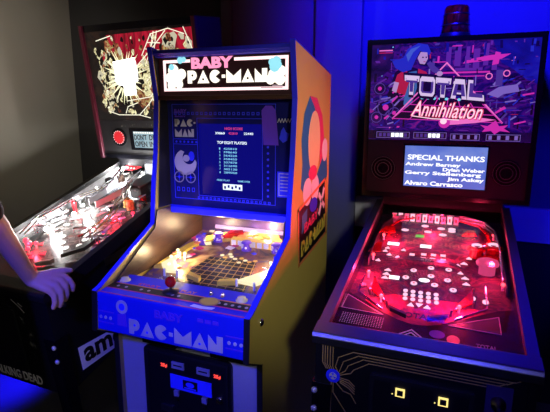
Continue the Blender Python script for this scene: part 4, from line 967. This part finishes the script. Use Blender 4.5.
# head, turned a little to the right and looking down over the machine
HC=Vector((-1.397,.920,1.640)); fw=Vector((.5,.855,-.12)).normalized(); rt=fw.cross(Vector((0,0,1))).normalized(); up=rt.cross(fw)
H=lambda a,b,c: tuple(HC+rt*a+fw*b+up*c-PO)   # right, forward, up
for c,r in (((0,-.02,.035),.088),((0,-.045,.03),.085),((0,.012,.02),.080),((0,.02,-.03),.066),((0,.032,-.075),.048),((0,.052,-.095),.030)): body.ball(H(*c),r,'skin',20,14)
chain(body,[H(0,.088,.018),H(0,.108,-.012),H(0,.111,-.022)],[.008,.012,.013])
for s in (-1,1):
    body.ball(H(s*.011,.100,-.026),.009,'skin',10,8); chain(body,[H(s*.012,.078,.030),H(s*.045,.066,.030)],[.012,.010])   # brow
    body.ball(H(s*.036,.062,-.018),.026,'skin',12,8); chain(body,[H(s*.083,-.012,.025),H(s*.080,-.008,-.022)],[.014,.010])  # cheek, ear
chain(body,[H(-.018,.086,-.053),H(0,.093,-.051),H(.018,.086,-.053)],[.006,.008,.006]); chain(body,[H(-.015,.084,-.064),H(0,.090,-.065),H(.015,.084,-.064)],[.006,.008,.006])
body=fuse(body,'body',PER,'skin',.0042,3)
for s in (-1,1):
    q=MB(); q.ball(H(s*.033,.074,.012),.0125,'eye_white',12,8); q.ball(H(s*.033,.083,.011),.0055,'iris',10,8); q.build('eye',PER)
q=MB(); 
for c,r in (((0,-.022,.052),.090),((0,-.055,.03),.088),((0,-.06,-.01),.078),((.062,-.028,.02),.035),((-.062,-.028,.02),.035),((0,.03,.088),.048)): q.ball(H(*c),r,'hair',20,14)
fuse(q,'hair',PER,'hair',.008,3)
q=MB()
for dx in (-.075,.075): chain(q,[L((p[0]+dx,p[1],p[2])) for p,_ in tr[:5]],[r*.86+.014 for _,r in tr[:5]])
chain(q,[L((-1.555,.775,1.43)),L((-1.405,.775,1.43))],[.088,.088])
for s in (-1,1):
    e=Vector(elb[s]); w=Vector(wri[s]); sh=Vector(sho[s]); chain(q,[L((-1.47,.785,1.42)),L(sh),L(e),L(e.lerp(w,.07))],[.09,.068,.052,.050])
fuse(q,'shirt',PER,'black_cloth',.009,3)
q=MB()
for s in (-1,1): chain(q,[L((-1.48+s*.05,.755,.98)),L(hip[s]),L(kne[s]),L((ank[s][0],ank[s][1],.10))],[.118,.108,.074,.062])
fuse(q,'trousers',PER,'denim',.009,3)
for s in (-1,1):
    q=MB(); a=ank[s]; chain(q,[L((a[0],a[1]-.03,.042)),L((a[0],a[1]+.10,.042)),L((a[0]+.01*s,a[1]+.18,.036))],[.041,.043,.036]); chain(q,[L((a[0],a[1],.045)),L((a[0],a[1],.10))],[.045,.044])
    fuse(q,'shoe',PER,'shoe_leather',.007,2)

# ------------------------------------------------------------------ lights
def light(name,kind,loc,power,rgb,size=.1,aim=None,spot=None,blend=.5,sy=None):
    l=bpy.data.lights.new(name,kind); l.energy=power; l.color=rgb
    if kind=='AREA':
        l.size=size
        if sy: l.shape='RECTANGLE'; l.size_y=sy
    else: l.shadow_soft_size=size
    if spot: l.spot_size=spot; l.spot_blend=blend
    o=bpy.data.objects.new(name,l); COL.objects.link(o); o.location=loc
    if aim is not None: o.rotation_euler=(Vector(aim)-Vector(loc)).to_track_quat('-Z','Y').to_euler()
    return o
BLUE=(.007,.004,1.0)
light('blue_wall_wash','SPOT',(-.10,1.40,2.75),590,BLUE,.10,(-.02,2.62,2.30),math.radians(88),.8)
light('blue_side_fill','SPOT',(1.35,1.75,1.5),60,BLUE,.08,(.35,2.62,.98),math.radians(50),.7)  # added blue fill to brighten the dado board, no known source
light('blue_ceiling_spot','SPOT',(-.75,-.75,2.35),380,BLUE,.06,(-.93,1.22,.98),math.radians(31),.7)
light('blue_machine_spot','SPOT',(-.2,-.7,2.4),120,BLUE,.06,(-.15,1.25,.92),math.radians(22),.8)
light('front_neutral_fill','SPOT',(-.75,-.9,2.2),28,(1,.95,.98),.12,(-1.0,1.2,.72),math.radians(38),.8)  # added white fill so the grey panel letters show under the blue
light('front_low_fill','SPOT',(-.72,.62,.95),3.4,(1,.95,.9),.05,(-1.66,1.22,.52),math.radians(46),.9)  # added fill to brighten the left cabinet's front lettering
light('front_neutral_fill','SPOT',(0,-.8,2.2),11,(1,.96,.9),.12,(-.05,1.2,.76),math.radians(26),.8)  # added fill that brings out the gold traces on the right machine
light('blue_under_left','SPOT',(-2.2,1.75,.42),70,BLUE,.05,(-2.35,1.62,0),math.radians(84),.9)
light('grey_wall_lamp','SPOT',(-1.75,.9,2.72),100,(1,.93,.74),.15,(-2.6,2.25,1.65),math.radians(60),1.0)
light('warm_room_lamp','SPOT',(.62,-.40,1.95),80,(1,.97,.88),.1,(-.56,1.55,1.20),math.radians(34),.9)
light('pink_backglass_fill','SPOT',(.75,1.0,2.5),34,(1,.76,.88),.1,(-.56,1.68,1.55),math.radians(26),1.0)  # added spot, stands in for the purple backglass's spill on the side panel
light('room_fill','AREA',(-1.2,-.9,2.75),1.0,(1,.95,.95),1.0,(-1.3,1.2,.8))
def lampin(root,pts,power,rgb,r=.012):
    for p in pts:
        o=light('playfield_lamp','POINT',p,power,rgb,r); o.parent=root
RED=(1,.025,.10)
lampin(T,[TF(.098,.299,.03),TF(-.146,.300,.03),TF(-.216,.454,.035),TF(.20,.55,.07),TF(-.16,.78,.04),TF(.15,.82,.04),TF(-.02,.90,.03),TF(.03,.66,.05)],3.0,RED)
lampin(P,[pfz(-.19,.35,.045),pfz(.20,.35,.045),pfz(-.15,.63,.05),pfz(.08,.66,.055),pfz(.20,.62,.05)],2.1,(1,.68,.36))
lampin(P,[(.0,.68,.985)],.9,(1,.5,.9))
lampin(W,[WF(-.147,.42,.05),WF(-.11,.60,.06),WF(-.05,.84,.07),WF(-.02,1.02,.08),WF(-.20,1.02,.07)],6.5,(1,.97,.94))
lampin(W,[WF(-.11,.27,.04),WF(.16,.52,.05)],3.0,(1,.03,.06))
w=bpy.data.worlds.new('room_dark'); SC.world=w; w.use_nodes=True
w.node_tree.nodes['Background'].inputs[0].default_value=(.05,.05,.2,1); w.node_tree.nodes['Background'].inputs[1].default_value=.012

# ------------------------------------------------------------------ camera
cam=bpy.data.cameras.new('camera'); co=bpy.data.objects.new('camera',cam); COL.objects.link(co)
p,r,yaw=.2013,.0027,.385
fwd=Vector((0,math.cos(p),-math.sin(p))); upv=Vector((0,math.sin(p),math.cos(p))); rtv=Vector((1,0,0))
r2=rtv*math.cos(r)+upv*math.sin(r); u2=upv*math.cos(r)-rtv*math.sin(r)
M=Matrix((r2,u2,-fwd)).transposed().to_4x4()
co.matrix_world=Matrix.Translation((0,0,1.5266)) @ Matrix.Rotation(yaw,4,'Z') @ M
cam.sensor_width=36; cam.lens=36*463.47/550; cam.clip_start=.02
SC.camera=co
SC.view_settings.view_transform='Standard'; SC.view_settings.look='None'; SC.view_settings.exposure=0; SC.view_settings.gamma=1; SC.view_settings.use_curve_mapping=False
SC.cycles.use_denoising=True; SC.cycles.max_bounces=8; SC.cycles.transparent_max_bounces=12
